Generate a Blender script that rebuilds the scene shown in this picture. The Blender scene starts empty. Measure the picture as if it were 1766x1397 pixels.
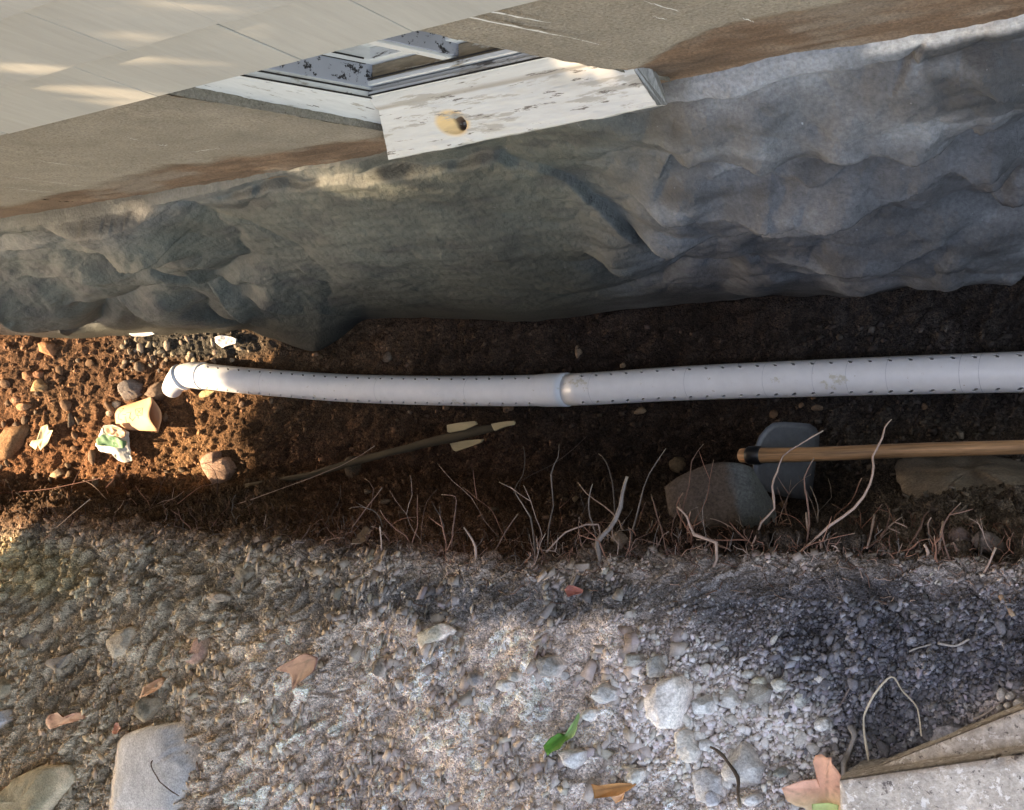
import bpy, math, random
import numpy as np
from mathutils import Vector
random.seed(7); rng = np.random.default_rng(7)
S = bpy.context.scene
# ------------------------------------------------------------------ camera
CX, CY = 883.0, 698.5                     # photograph's centre in its own pixels
V1 = np.array([-1700., 660.]) - (CX, CY)  # vanishing point of the trench direction
V2 = np.array([2430., 590.]) - (CX, CY)   # nadir
F = math.sqrt(-(V1 @ V2))
def _cd(v):
    d = np.array([v[0], -v[1], -F]); return d / np.linalg.norm(d)
_X = -_cd(V1); _Z = -_cd(V2); _Y = np.cross(_Z, _X)
R = np.array([_X, _Y, _Z]); CAM = np.array([0., 0., 3.25])
cam = bpy.data.cameras.new('camera'); camo = bpy.data.objects.new('camera', cam); S.collection.objects.link(camo)
import mathutils
M4 = mathutils.Matrix.Identity(4)
for i in range(3):
    for j in range(3): M4[i][j] = R[i][j]
    M4[i][3] = CAM[i]
camo.matrix_world = M4
cam.sensor_fit = 'HORIZONTAL'; cam.sensor_width = 36; cam.lens = F / 1766 * 36
cam.clip_start = .05; cam.clip_end = 500
S.camera = camo
# ------------------------------------------------------------------ light
SUN = np.array([-.78, -.13, .60]); SUN /= np.linalg.norm(SUN)    # towards the sun
w = bpy.data.worlds.new('World'); S.world = w; w.use_nodes = True
nt = w.node_tree; bg = nt.nodes['Background']; bg.inputs[1].default_value = .15
sk = nt.nodes.new('ShaderNodeTexSky'); sk.sky_type = 'NISHITA'; sk.sun_disc = False
sk.sun_elevation = math.asin(SUN[2]); sk.sun_rotation = math.atan2(SUN[0], SUN[1])
sk.air_density = 1.0; sk.dust_density = 2.5; sk.ozone_density = 1.0
nt.links.new(sk.outputs[0], bg.inputs[0])
sl = bpy.data.lights.new('sun', 'SUN'); sl.energy = 2.4; sl.angle = math.radians(.5); sl.color = (1, .88, .72)
so = bpy.data.objects.new('sun', sl); S.collection.objects.link(so)
so.rotation_euler = Vector(SUN).to_track_quat('Z', 'Y').to_euler()
vs = S.view_settings; vs.view_transform = 'Standard'; vs.look = 'None'; vs.gamma = 1; vs.use_curve_mapping = False
vs.exposure = 3.05
try:
    vs.use_white_balance = True; vs.white_balance_temperature = 8600; vs.white_balance_tint = 15
except Exception as e: print('wb', e)

# ------------------------------------------------------------------ projection helpers (places things where they really stand)
def ray(px, py):
    px = np.asarray(px, float); py = np.asarray(py, float)
    d = np.stack([px - CX, -(py - CY), np.full(np.broadcast(px, py).shape, -F)], -1) if px.shape or py.shape else np.array([px - CX, -(py - CY), -F])
    return d @ R.T
def onz(px, py, z):
    d = ray(px, py); z = np.asarray(z, float); t = (z - CAM[2]) / d[..., 2]
    return CAM + d * (t[..., None] if t.shape else t)
def ony(px, py, y):
    d = ray(px, py); t = y / d[..., 1]; return CAM + d * (t[..., None] if getattr(t, 'shape', ()) else t)
def depth(p): return -((np.asarray(p) - CAM) @ R)[..., 2]
def proj(p):
    q = (np.asarray(p) - CAM) @ R; return np.stack([CX + q[..., 0] * F / -q[..., 2], CY - q[..., 1] * F / -q[..., 2]], -1)

# ------------------------------------------------------------------ noise
def _h(ix, iy, iz, seed):
    n = (ix.astype(np.int64) * 374761393 + iy.astype(np.int64) * 668265263 + iz.astype(np.int64) * 2147483647 // 7 + seed * 974634777) & 0xFFFFFFFF
    n = ((n ^ (n >> 13)) * 1274126177) & 0xFFFFFFFF
    n = ((n ^ (n >> 15)) * 2246822519) & 0xFFFFFFFF
    return ((n ^ (n >> 16)) & 0xFFFFFF) / float(0xFFFFFF)
ROT = np.array(mathutils.Euler((.6, .9, 1.3)).to_matrix())
def vnoise(p, sc=1., seed=0):
    """value noise -1..1, p (...,2 or 3)"""
    q = np.asarray(p, float) * sc
    if q.shape[-1] == 2: q = np.concatenate([q, np.zeros(q.shape[:-1] + (1,))], -1)
    q = q @ ROT; i = np.floor(q); f = q - i; f = f * f * f * (f * (f * 6 - 15) + 10); i = i.astype(np.int64)
    r = 0
    for a in (0, 1):
        for b in (0, 1):
            for c in (0, 1):
                wt = (f[..., 0] if a else 1 - f[..., 0]) * (f[..., 1] if b else 1 - f[..., 1]) * (f[..., 2] if c else 1 - f[..., 2])
                r = r + wt * _h(i[..., 0] + a, i[..., 1] + b, i[..., 2] + c, seed)
    return r * 2 - 1
def fbm(p, sc, octv=4, seed=0, gain=.5):
    r = 0; a = 1; t = 0
    for k in range(octv):
        r = r + a * vnoise(p, sc * 2.03 ** k, seed + k * 17); t += a; a *= gain
    return r / t
def cells(p, size, seed=0, ani=(1., 1.)):
    """2D cellular noise: returns F1, F2, random id of the nearest cell"""
    q = np.asarray(p)[..., :2] / size * np.array(ani); i = np.floor(q).astype(np.int64)
    f1 = np.full(q.shape[:-1], 9.); f2 = f1.copy(); cid = np.zeros_like(f1); tl = np.zeros_like(f1); z0 = np.zeros_like(i[..., 0])
    for a in (-1, 0, 1):
        for b in (-1, 0, 1):
            x = i[..., 0] + a; y = i[..., 1] + b
            dx = x + _h(x, y, z0, seed) - q[..., 0]; dy = y + _h(x, y, z0 + 5, seed) - q[..., 1]
            d = np.sqrt(dx * dx + dy * dy); new = d < f1
            f2 = np.where(new, f1, np.minimum(f2, d)); cid = np.where(new, _h(x, y, z0 + 9, seed), cid); th = _h(x, y, z0 + 13, seed) * 6.283; tl = np.where(new, dx * np.cos(th) + dy * np.sin(th), tl); f1 = np.where(new, d, f1)
    cells.tilt = tl; return f1, f2, cid
def sstep(a, b, x):
    t = np.clip((x - a) / (b - a), 0, 1); return t * t * (3 - 2 * t)
def itp(px, pairs):
    a = np.array(pairs, float); return np.interp(px, a[:, 0], a[:, 1])

# ------------------------------------------------------------------ object helpers
COL = S.collection
def tag(o, label=None, cat=None, group=None, kind=None):
    if label: o['label'] = label
    if cat: o['category'] = cat
    if group: o['group'] = group
    if kind: o['kind'] = kind
    return o
def empty(name, loc, label, cat, group=None):
    o = bpy.data.objects.new(name, None); COL.objects.link(o); o.location = [float(v) for v in loc]; o.empty_display_size = .05
    return tag(o, label, cat, group)
def mesh(name, V, Fc, mat, parent=None, col=None, tex=None, smooth=True, loc=None):
    """ONE mesh object from arrays in world space"""
    V = np.asarray(V, float)
    if loc is None:
        loc = np.array(parent.location) if parent else V.mean(0)
        if parent and parent.parent: loc = loc + np.array(parent.parent.location)
    loc = np.asarray(loc, float)
    me = bpy.data.meshes.new(name); Vl = (V - loc).astype(np.float32)
    if isinstance(Fc, np.ndarray):
        n, k = Fc.shape
        me.vertices.add(len(Vl)); me.vertices.foreach_set('co', Vl.ravel())
        me.loops.add(n * k); me.loops.foreach_set('vertex_index', Fc.astype(np.int32).ravel())
        me.polygons.add(n); me.polygons.foreach_set('loop_start', np.arange(0, n * k, k, dtype=np.int32))
        me.update(calc_edges=True)
    else:
        me.from_pydata([tuple(v) for v in Vl], [], [tuple(int(i) for i in f) for f in Fc])
    me.validate()
    if smooth: me.polygons.foreach_set('use_smooth', np.ones(len(me.polygons), bool))
    if col is not None:
        a = me.attributes.new('Col', 'FLOAT_COLOR', 'POINT'); c = np.ones((len(Vl), 4), np.float32); c[:, :3] = np.clip(col, 0.003, 1); a.data.foreach_set('color', c.ravel())
    if tex is not None:
        a = me.attributes.new('Tex', 'FLOAT_VECTOR', 'POINT'); a.data.foreach_set('vector', np.asarray(tex, np.float32).ravel())
    me.materials.append(mat)
    o = bpy.data.objects.new(name, me); COL.objects.link(o)
    if parent: o.parent = parent
    else: o.location = loc.tolist()
    return o
def gridfaces(nr, nc, wrap=False):
    r = np.arange(nr - 1)[:, None]; c = np.arange(nc if wrap else nc - 1)[None, :]; c2 = (c + 1) % nc
    return np.stack([r * nc + c, r * nc + c2, (r + 1) * nc + c2, (r + 1) * nc + c], -1).reshape(-1, 4)
class MB:
    def __init__(s): s.v = []; s.f = []; s.c = []; s.t = []
    def add(s, v, f, c=None, t=None):
        o = len(s.v); s.v += [tuple(x) for x in v]; s.f += [tuple(int(i) + o for i in q) for q in f]
        s.c += [tuple(c)] * len(v) if c is not None and np.ndim(c) == 1 else ([(.5, .5, .5)] * len(v) if c is None else [tuple(x) for x in c])
        s.t += [tuple(x) for x in (t if t is not None else v)]
    def build(s, name, mat, parent=None, smooth=True): return mesh(name, np.array(s.v), s.f, mat, parent, np.array(s.c), np.array(s.t), smooth)
def tube(pts, rad, n=8, smoothn=0, cap=True):
    P = np.array(pts, float); rad = np.interp(np.linspace(0, 1, len(P)), np.linspace(0, 1, len(np.atleast_1d(rad))), np.atleast_1d(rad))
    if smoothn:
        m = len(P); t = np.linspace(0, m - 1, (m - 1) * smoothn + 1); i = np.clip(t.astype(int), 0, m - 2); u = (t - i)[:, None]
        p0 = P[np.clip(i - 1, 0, m - 1)]; p1 = P[i]; p2 = P[i + 1]; p3 = P[np.clip(i + 2, 0, m - 1)]
        Q = .5 * ((2 * p1) + (-p0 + p2) * u + (2 * p0 - 5 * p1 + 4 * p2 - p3) * u ** 2 + (-p0 + 3 * p1 - 3 * p2 + p3) * u ** 3)
        rad = np.interp(t, np.arange(m), rad); P = Q
    T = np.gradient(P, axis=0); T /= np.linalg.norm(T, axis=1)[:, None] + 1e-9
    up = np.array([0, 0, 1.]) if abs(T[0, 2]) < .9 else np.array([0, 1., 0]); L = []; s = np.concatenate([[0], np.cumsum(np.linalg.norm(np.diff(P, axis=0), axis=1))])
    a = np.arange(n) * 2 * math.pi / n; V = []; X = []
    for i in range(len(P)):
        b = up - T[i] * (up @ T[i]); b /= np.linalg.norm(b) + 1e-9; c = np.cross(T[i], b); up = b
        V.append(P[i] + rad[i] * (np.cos(a)[:, None] * b + np.sin(a)[:, None] * c)); X.append(np.stack([np.full(n, s[i]), rad[i] * np.cos(a), rad[i] * np.sin(a)], -1))
    V = np.concatenate(V); X = np.concatenate(X); f = [tuple(q) for q in gridfaces(len(P), n, True)]
    if cap: f += [tuple(range(n - 1, -1, -1)), tuple(range(len(V) - n, len(V)))]
    return V, f, X, P
def box(a, b, bev=0.0):
    """axis box between corners (bevelled by insetting)"""
    a = np.array(a, float); b = np.array(b, float); lo = np.minimum(a, b); hi = np.maximum(a, b)
    return hexa([(lo[0], lo[1], lo[2]), (hi[0], lo[1], lo[2]), (hi[0], hi[1], lo[2]), (lo[0], hi[1], lo[2])], [(lo[0], lo[1], hi[2]), (hi[0], lo[1], hi[2]), (hi[0], hi[1], hi[2]), (lo[0], hi[1], hi[2])])
def hexa(b4, t4):
    v = [tuple(p) for p in b4] + [tuple(p) for p in t4]
    return v, [(3, 2, 1, 0), (4, 5, 6, 7), (0, 1, 5, 4), (1, 2, 6, 5), (2, 3, 7, 6), (3, 0, 4, 7)]
def bevel(o, wd=.003, seg=2):
    m = o.modifiers.new('bevel', 'BEVEL'); m.width = wd; m.segments = seg; m.limit_method = 'ANGLE'; return o

# ------------------------------------------------------------------ materials
def material(name, base=None, attr=None, rough=.8, nscale=30., var=.3, bump=.3, bscale=200., dist=.002, spec=.3, fine=None, stretch=None, tex=False, objrand=0, ramp=None, trans=0, metal=0, coat=0, spots=None):
    m = bpy.data.materials.new(name); m.use_nodes = True; n = m.node_tree.nodes; l = m.node_tree.links
    b = n['Principled BSDF']; b.inputs['Roughness'].default_value = rough; b.inputs['Specular IOR Level'].default_value = spec; b.inputs['Metallic'].default_value = metal
    if coat: b.inputs['Coat Weight'].default_value = coat; b.inputs['Coat Roughness'].default_value = .25
    if tex:
        c = n.new('ShaderNodeAttribute'); c.attribute_name = 'Tex'; vec = c.outputs['Vector']
    else:
        c = n.new('ShaderNodeNewGeometry'); vec = c.outputs['Position']
    mp = n.new('ShaderNodeMapping'); l.new(vec, mp.inputs[0])
    if stretch: mp.inputs['Scale'].default_value = stretch
    vec = mp.outputs[0]
    if attr:
        a = n.new('ShaderNodeAttribute'); a.attribute_name = 'Col'; colr = a.outputs['Color']
    elif ramp:
        oi = n.new('ShaderNodeObjectInfo'); rp = n.new('ShaderNodeValToRGB'); el = rp.color_ramp.elements
        for i, cc in enumerate(ramp):
            e = el[i] if i < 2 else el.new(1)
            e.position = i / (len(ramp) - 1); e.color = (*cc, 1)
        for i, e in enumerate(sorted(range(len(ramp)))): el[i].position = i / (len(ramp) - 1)
        for i, cc in enumerate(ramp): el[i].color = (*cc, 1)
        l.new(oi.outputs['Random'], rp.inputs[0]); colr = rp.outputs[0]
    else:
        rgb = n.new('ShaderNodeRGB'); rgb.outputs[0].default_value = (*base, 1); colr = rgb.outputs[0]
    no = n.new('ShaderNodeTexNoise'); no.inputs['Scale'].default_value = nscale; no.inputs['Detail'].default_value = 8; no.inputs['Roughness'].default_value = .65; l.new(vec, no.inputs['Vector'])
    mr = n.new('ShaderNodeMapRange'); mr.inputs['From Min'].default_value = .25; mr.inputs['From Max'].default_value = .75; mr.inputs['To Min'].default_value = 1 - var; mr.inputs['To Max'].default_value = 1 + var; l.new(no.outputs['Fac'], mr.inputs[0])
    fac = mr.outputs[0]
    if fine:
        n2 = n.new('ShaderNodeTexNoise'); n2.inputs['Scale'].default_value = fine[0]; n2.inputs['Detail'].default_value = 5; n2.inputs['Roughness'].default_value = .7; l.new(vec, n2.inputs['Vector'])
        m2 = n.new('ShaderNodeMapRange'); m2.inputs['From Min'].default_value = .3; m2.inputs['From Max'].default_value = .7; m2.inputs['To Min'].default_value = 1 - fine[1]; m2.inputs['To Max'].default_value = 1 + fine[1]; l.new(n2.outputs['Fac'], m2.inputs[0])
        mu = n.new('ShaderNodeMath'); mu.operation = 'MULTIPLY'; l.new(fac, mu.inputs[0]); l.new(m2.outputs[0], mu.inputs[1]); fac = mu.outputs[0]
    mx = n.new('ShaderNodeVectorMath'); mx.operation = 'SCALE'; l.new(colr, mx.inputs[0]); l.new(fac, mx.inputs['Scale']); out = mx.outputs[0]
    if spots:     # (scale, threshold, colour) specks of another colour
        for sc_, th_, cc_ in spots:
            n3 = n.new('ShaderNodeTexNoise'); n3.inputs['Scale'].default_value = sc_; n3.inputs['Detail'].default_value = 6; n3.inputs['Roughness'].default_value = .7; l.new(vec, n3.inputs['Vector'])
            r3 = n.new('ShaderNodeMapRange'); r3.inputs['From Min'].default_value = th_; r3.inputs['From Max'].default_value = th_ + .04; l.new(n3.outputs['Fac'], r3.inputs[0])
            mm = n.new('ShaderNodeMix'); mm.data_type = 'RGBA'; l.new(r3.outputs[0], mm.inputs['Factor']); l.new(out, mm.inputs['A']); mm.inputs['B'].default_value = (*cc_, 1); out = mm.outputs['Result']
    l.new(out, b.inputs['Base Color'])
    if bump:
        nb = n.new('ShaderNodeTexNoise'); nb.inputs['Scale'].default_value = bscale; nb.inputs['Detail'].default_value = 6; nb.inputs['Roughness'].default_value = .7; l.new(vec, nb.inputs['Vector'])
        bp = n.new('ShaderNodeBump'); bp.inputs['Strength'].default_value = bump; bp.inputs['Distance'].default_value = dist; l.new(nb.outputs['Fac'], bp.inputs['Height']); l.new(bp.outputs[0], b.inputs['Normal'])
    return m
M = {}
M['soil'] = material('soil', attr=1, rough=.95, nscale=14, var=.2, fine=(240, .5), bump=1., bscale=260, dist=.006, spec=.12)
def grit(m, sc, amt, bdist):
    n = m.node_tree.nodes; l = m.node_tree.links; b = n['Principled BSDF']; g = n.new('ShaderNodeNewGeometry')
    v = n.new('ShaderNodeTexVoronoi'); v.inputs['Scale'].default_value = sc; v.inputs['Randomness'].default_value = 1; l.new(g.outputs['Position'], v.inputs['Vector'])
    sp = n.new('ShaderNodeSeparateColor'); l.new(v.outputs['Color'], sp.inputs[0]); mr = n.new('ShaderNodeMapRange'); mr.inputs['To Min'].default_value = 1 - amt; mr.inputs['To Max'].default_value = 1 + amt; l.new(sp.outputs[0], mr.inputs[0])
    src = b.inputs['Base Color'].links[0].from_socket; sc_ = n.new('ShaderNodeVectorMath'); sc_.operation = 'SCALE'; l.new(src, sc_.inputs[0]); l.new(mr.outputs[0], sc_.inputs['Scale']); l.new(sc_.outputs[0], b.inputs['Base Color'])
    bp = n.new('ShaderNodeBump'); bp.invert = True; bp.inputs['Strength'].default_value = 1; bp.inputs['Distance'].default_value = bdist; l.new(v.outputs['Distance'], bp.inputs['Height']); prev = b.inputs['Normal'].links[0].from_socket; l.new(prev, bp.inputs['Normal']); l.new(bp.outputs[0], b.inputs['Normal'])
grit(M['soil'], 190, .42, .004)
M['parge'] = material('parging', attr=1, rough=.6, nscale=9, var=.3, fine=(110, .34), bump=.9, bscale=95, dist=.006, spec=.35, spots=[(60, .68, (.24, .25, .26))])
M['stucco'] = material('stucco', attr=1, rough=.92, nscale=10, var=.16, fine=(170, .38), bump=1., bscale=170, dist=.006, spec=.2, spots=[(110, .61, (.10, .075, .05))])
M['shingle'] = material('painted_shingle', base=(.30, .285, .245), rough=.6, nscale=5, var=.09, fine=(60, .07), bump=.5, bscale=80, dist=.0015, stretch=(1, 1, .07), spots=[(35, .74, (.3, .28, .22))])
M['paint'] = material('old_white_paint', base=(.50, .485, .44), rough=.6, nscale=12, var=.12, fine=(90, .08), bump=.6, bscale=70, dist=.0015, stretch=(.18, 1, 1), spots=[(30, .56, (.28, .25, .20)), (60, .61, (.08, .065, .05))])
M['paintv'] = material('old_white_paint_upright', base=(.48, .465, .425), rough=.6, nscale=12, var=.1, fine=(90, .08), bump=.5, bscale=70, dist=.0015, stretch=(1, 1, .2), spots=[(34, .57, (.30, .27, .22)), (60, .62, (.08, .065, .05))])
M['mould'] = material('grey_paint_with_mould', base=(.26, .265, .28), rough=.6, nscale=10, var=.1, bump=.2, bscale=60, spots=[(48, .565, (.015, .014, .014))])
M['dirtwood'] = material('dirty_wood', base=(.25, .19, .12), rough=.85, nscale=25, var=.5, fine=(80, .3), bump=.7, bscale=80, dist=.003, stretch=(.2, 1, 1), spots=[(22, .56, (.45, .4, .32))])
M['black'] = material('dark_gap', base=(.02, .017, .014), rough=.9, bump=0)
M['endgrain'] = material('end_grain', base=(.26, .25, .23), rough=.9, nscale=60, var=.5, stretch=(1, 1, 3), bump=.8, bscale=120)
M['glass'] = material('dusty_glass', base=(.05, .035, .025), rough=.12, nscale=5, var=.5, bump=0, spec=.6)
M['pvc'] = material('white_pvc', base=(.86, .87, .88), rough=.30, nscale=6, var=.05, fine=(25, .04), bump=.05, bscale=40, spec=.5, spots=[(8, .61, (.66, .64, .55)), (38, .66, (.40, .32, .22))])
M['inner_shade'] = material('inner_shade', base=(.02, .016, .012), rough=.9, bump=0)  # near-black colour standing in for the shade inside the pipe
M['rock'] = material('rock', attr=1, rough=.9, nscale=22, var=.25, fine=(150, .42), bump=1., bscale=85, dist=.007, spec=.2)
M['gravel'] = material('gravel', attr=1, rough=.9, nscale=60, var=.2, fine=(300, .15), bump=.6, bscale=300, dist=.002, spec=.2)
M['root'] = material('root_bark', attr=1, rough=.85, nscale=30, var=.35, fine=(200, .2), bump=.6, bscale=300, dist=.001, spec=.2)
M['handle'] = material('ash_wood', base=(.46, .25, .125), rough=.5, nscale=26, var=.75, fine=(120, .25), bump=.15, bscale=80, tex=True, stretch=(.14, 3.2, 3.2), spec=.4)
M['steel'] = material('dull_steel', base=(.125, .13, .145), rough=.5, nscale=14, var=.25, fine=(90, .12), bump=.2, bscale=60, spec=.5, metal=.35, spots=[(14, .66, (.10, .075, .055))])
M['iron'] = material('black_iron', base=(.012, .012, .014), rough=.35, nscale=30, var=.3, bump=.2, spec=.5)
M['oldwood'] = material('rotten_wood', base=(.09, .065, .038), rough=.9, nscale=30, var=.4, bump=.8, bscale=90, dist=.003, tex=True, stretch=(.15, 1, 1))
M['palewood'] = material('split_wood', base=(.42, .33, .19), rough=.8, nscale=30, var=.3, bump=.6, bscale=90, dist=.002, stretch=(.2, 1, 1))
M['concrete'] = material('weathered_concrete', base=(.40, .355, .31), rough=.9, nscale=12, var=.22, fine=(120, .35), bump=1., bscale=110, dist=.004, spots=[(85, .60, (.14, .12, .11)), (55, .57, (.62, .58, .54)), (30, .62, (.12, .10, .09))])
M['leaf'] = material('leaf', attr=1, rough=.6, nscale=30, var=.22, fine=(140, .1), bump=.5, bscale=70, dist=.002)
M['paper'] = material('paper', attr=1, rough=.7, nscale=20, var=.06, bump=.3, bscale=60, dist=.001)
M['ink'] = material('ink', base=(.03, .025, .02), rough=.7, bump=0)
M['bark'] = material('bark', base=(.10, .075, .05), rough=.9, nscale=20, var=.4, bump=1, bscale=30, dist=.02)
M['treeleaf'] = material('tree_leaf', base=(.10, .075, .035), rough=.6, nscale=3, var=.4, bump=0)

# ------------------------------------------------------------------ ground sheet: trench floor, bank face, rim, bank
def vp(px): return (px + 1700.) / 3466.     # how far a line along the trench spreads at that column
ncf = 900
PX = np.concatenate([np.linspace(-900, -40, 70, endpoint=False), np.linspace(-40, 1810, ncf, endpoint=False), np.linspace(1810, 4000, 70)])
zf = itp(PX, [(-900, 1.0), (-300, .72), (0, .42), (150, .30), (300, .19), (400, .15), (600, .07), (1000, .03), (1400, 0), (4000, 0)])
zr = itp(PX, [(-900, 1.15), (0, .66), (300, .74), (640, .96), (900, 1.08), (1766, 1.12), (4000, 1.12)])
wob = fbm(np.stack([PX / 60, PX * 0], -1), .5, 4, 3)
yT = itp(PX, [(-900, 552), (0, 500), (1766, 430), (4000, 283)])
yB = itp(PX, [(-900, 744), (0, 836), (300, 838), (480, 812), (640, 806), (900, 822), (1150, 820), (1290, 878), (1440, 878), (1530, 805), (1766, 800), (4000, 890)]) + 8 * wob
yR = itp(PX, [(-900, 768), (0, 884), (300, 902), (640, 940), (900, 966), (1150, 952), (1400, 940), (1766, 950), (4000, 1137)]) + 9 * wob
yM = itp(PX, [(-900, 1006), (0, 1100), (300, 1110), (640, 1130), (1766, 1130), (4000, 1500)])
yL = itp(PX, [(-900, 1100), (0, 1430), (1766, 1430), (4000, 1900)])
rows = []
def addrow(y0, z0, y1, z1, n, ez=1.0):
    for k in range(n):
        t = k / n; rows.append((y0 + (y1 - y0) * t, z0 + (z1 - z0) * t ** ez))
addrow(yT, zf, yB, zf, 150)
addrow(yB, zf, yR, zr, 90, .8)
addrow(yR, zr, yM, zr + .10, 110, .7)
addrow(yM, zr + .10, yL, zr + .16, 180)
rows.append((yL, zr + .16))
GY = np.array([r[0] for r in rows]); GZ = np.array([r[1] for r in rows]); GX = np.broadcast_to(PX, GY.shape)
# smooth the profile corners
def smooth_rows(A, it, w=1):
    for _ in range(it): A[1:-1] = (A[:-2] + 2 * A[1:-1] + A[2:]) / 4
    return A
GZ = smooth_rows(GZ, 30); 
P0 = onz(GX, GY, GZ)
def normals(P):
    a = np.gradient(P, axis=0); b = np.gradient(P, axis=1); n = np.cross(b, a); n /= np.linalg.norm(n, axis=-1)[..., None] + 1e-12
    return n
N0 = normals(P0); N0 *= np.where(N0[..., 2:3] < 0, -1, 1)
arc = np.concatenate([np.zeros((1, P0.shape[1])), np.cumsum(np.linalg.norm(np.diff(P0, axis=0), axis=-1), 0)], 0)
UV = np.stack([P0[..., 0], -arc], -1)
wx = UV + .02 * np.stack([fbm(UV, 14, 3, 51), fbm(UV, 14, 3, 52)], -1)
ang = math.radians(-32); ca, sa = math.cos(ang), math.sin(ang)
rotp = np.stack([wx[..., 0] * ca - wx[..., 1] * sa, wx[..., 0] * sa + wx[..., 1] * ca], -1)
bank = sstep(-10, 60, GY - yR[None, :]); face = sstep(-15, 15, GY - yB[None, :]) * (1 - sstep(-25, 25, GY - yR[None, :]))
floorm = 1 - np.clip(bank + face, 0, 1)
left = sstep(750, 350, GX); 
patchy = .35 + .9 * sstep(-.2, .3, fbm(UV, 6, 4, 78))
D = fbm(UV, 2.6, 5, 1) * (.055 * bank + .045 * face + .02 * floorm)
f1, f2, cid = cells(rotp, .065, 2, (.75, 1.35)); D += ((cid * .8 + cells.tilt * 1.1) * sstep(0, .16, f2 - f1) - .3) * .024 * (bank * (.35 + .85 * left) + .9 * face + .55 * floorm)
f1b, f2b, cidb = cells(rotp, .026, 3, (.8, 1.25)); D += ((cidb * .9 + cells.tilt * 1.2) * sstep(0, .16, f2b - f1b) - .3) * .013 * (bank * patchy * (.3 + .7 * left) + .8 * face + .5 * floorm)
f1c, f2c, cidc = cells(rotp, .011, 4, (.8, 1.2)); D += ((cidc + cells.tilt * 1.1) * sstep(0, .2, f2c - f1c) - .3) * .0055 * (bank * .6 * patchy + .7 * face + .4 * floorm)
D += -np.abs(fbm(rotp, 9, 4, 9)) * .05 * face + .012 * fbm(UV, 22, 3, 13)
D *= sstep(0, 6, np.arange(GY.shape[0])[:, None] + 0 * D) * .9 + .1
GP = P0 + N0 * D[..., None]
# soil colours: humus, clay, grey sand, cinders
def cz(*c): return np.array(c, float)
def blob(x, y, rx, ry, soft=.5):
    d = np.sqrt(((GX - x) / rx) ** 2 + ((GY - y) / ry) ** 2) + .35 * fbm(UV, 5, 4, int(x) % 97); return 1 - sstep(1 - soft, 1 + soft, d)
def soilcolor():
    n1 = fbm(UV, 3, 4, 21)[..., None]; n2 = fbm(UV, 11, 4, 22)[..., None]
    c = cz(.135, .075, .040) * (1 + .0 * n1)
    c = np.broadcast_to(c * 1.05, GX.shape + (3,)).copy()
    def mixin(mask, colr): 
        nonlocal c; m = np.clip(mask, 0, 1)[..., None] if mask.ndim == 2 else mask; c = c * (1 - m) + np.array(colr) * m
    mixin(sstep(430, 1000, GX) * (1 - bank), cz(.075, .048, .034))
    mixin(sstep(1250, 1500, GX) * (1 - bank), cz(.085, .068, .058)); mixin(sstep(1380, 1560, GX) * sstep(690, 760, GY) * (1 - bank) * .8, cz(.16, .122, .092)); mixin(sstep(400, 560, GX) * sstep(1050, 800, GX) * sstep(700, 800, GY) * (1 - bank) * .7, cz(.17, .085, .05))
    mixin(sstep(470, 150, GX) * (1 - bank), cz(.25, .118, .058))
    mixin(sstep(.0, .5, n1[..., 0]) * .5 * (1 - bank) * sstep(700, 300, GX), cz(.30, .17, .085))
    mixin(blob(150, 640, 170, 90) * (1 - bank) * .7, cz(.13, .075, .045))
    mixin(blob(340, 590, 130, 30) * (1 - bank), cz(.085, .075, .06))
    mixin(face * sstep(560, 420, GX) * .8, cz(.10, .065, .04))
    mixin(bank, cz(.45, .35, .24))
    mixin(bank * sstep(250, 800, GX + .6 * (GY - 1150)), cz(.70, .585, .51))
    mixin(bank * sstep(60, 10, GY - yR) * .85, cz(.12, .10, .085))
    mixin(bank * blob(280, 1010, 520, 70) * .65, cz(.17, .14, .10))
    mixin(bank * blob(1600, 1010, 560, 62), cz(.17, .15, .14))
    mixin(bank * blob(900, 1035, 330, 42) * .9, cz(.10, .095, .09))
    mixin(bank * blob(1560, 1130, 420, 120), cz(.085, .085, .098))
    mixin(bank * blob(1490, 1290, 230, 120), cz(.075, .075, .085))
    mixin(bank * blob(1150, 1300, 270, 130) * .8, cz(.52, .46, .42))
    mixin(bank * blob(60, 1130, 170, 110) * .4, cz(.2, .165, .12))
    mixin(bank * blob(30, 980, 110, 50) * .8, cz(.30, .24, .13))
    c *= (1 + .28 * n1 + .30 * n2) * (.85 + .5 * bank[..., None])
    c *= (.80 + .45 * cidb)[..., None] * (.85 + .35 * cid)[..., None]
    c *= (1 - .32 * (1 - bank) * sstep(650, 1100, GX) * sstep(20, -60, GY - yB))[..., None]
    dk = (sstep(.22, .0, f2b - f1b) * .35)[..., None]; 
    return c * (1 - dk * .0)
GC = soilcolor()
nr, nc = GX.shape
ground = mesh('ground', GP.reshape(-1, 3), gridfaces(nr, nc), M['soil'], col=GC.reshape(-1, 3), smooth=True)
tag(ground, kind='structure')
# the yard beyond: coarse sheet carried on from the bank's outer edge
edge = GP[-1, ::6]; yard = [edge]
for k, yy in enumerate((-4, -8, -20, -60)):
    e = edge.copy(); e[:, 1] = yy; e[:, 0] = edge[:, 0] * (1 + .6 * (k + 1)); e[:, 2] = 1.25 + .05 * fbm(e[:, :2], .4, 2, 3); yard.append(e)
yard = np.array(yard); mesh('yard', yard.reshape(-1, 3), gridfaces(5, yard.shape[1]), M['soil'], col=np.full((yard.shape[0] * yard.shape[1], 3), .2) * np.array([1, .85, .65]))['kind'] = 'structure'

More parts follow.
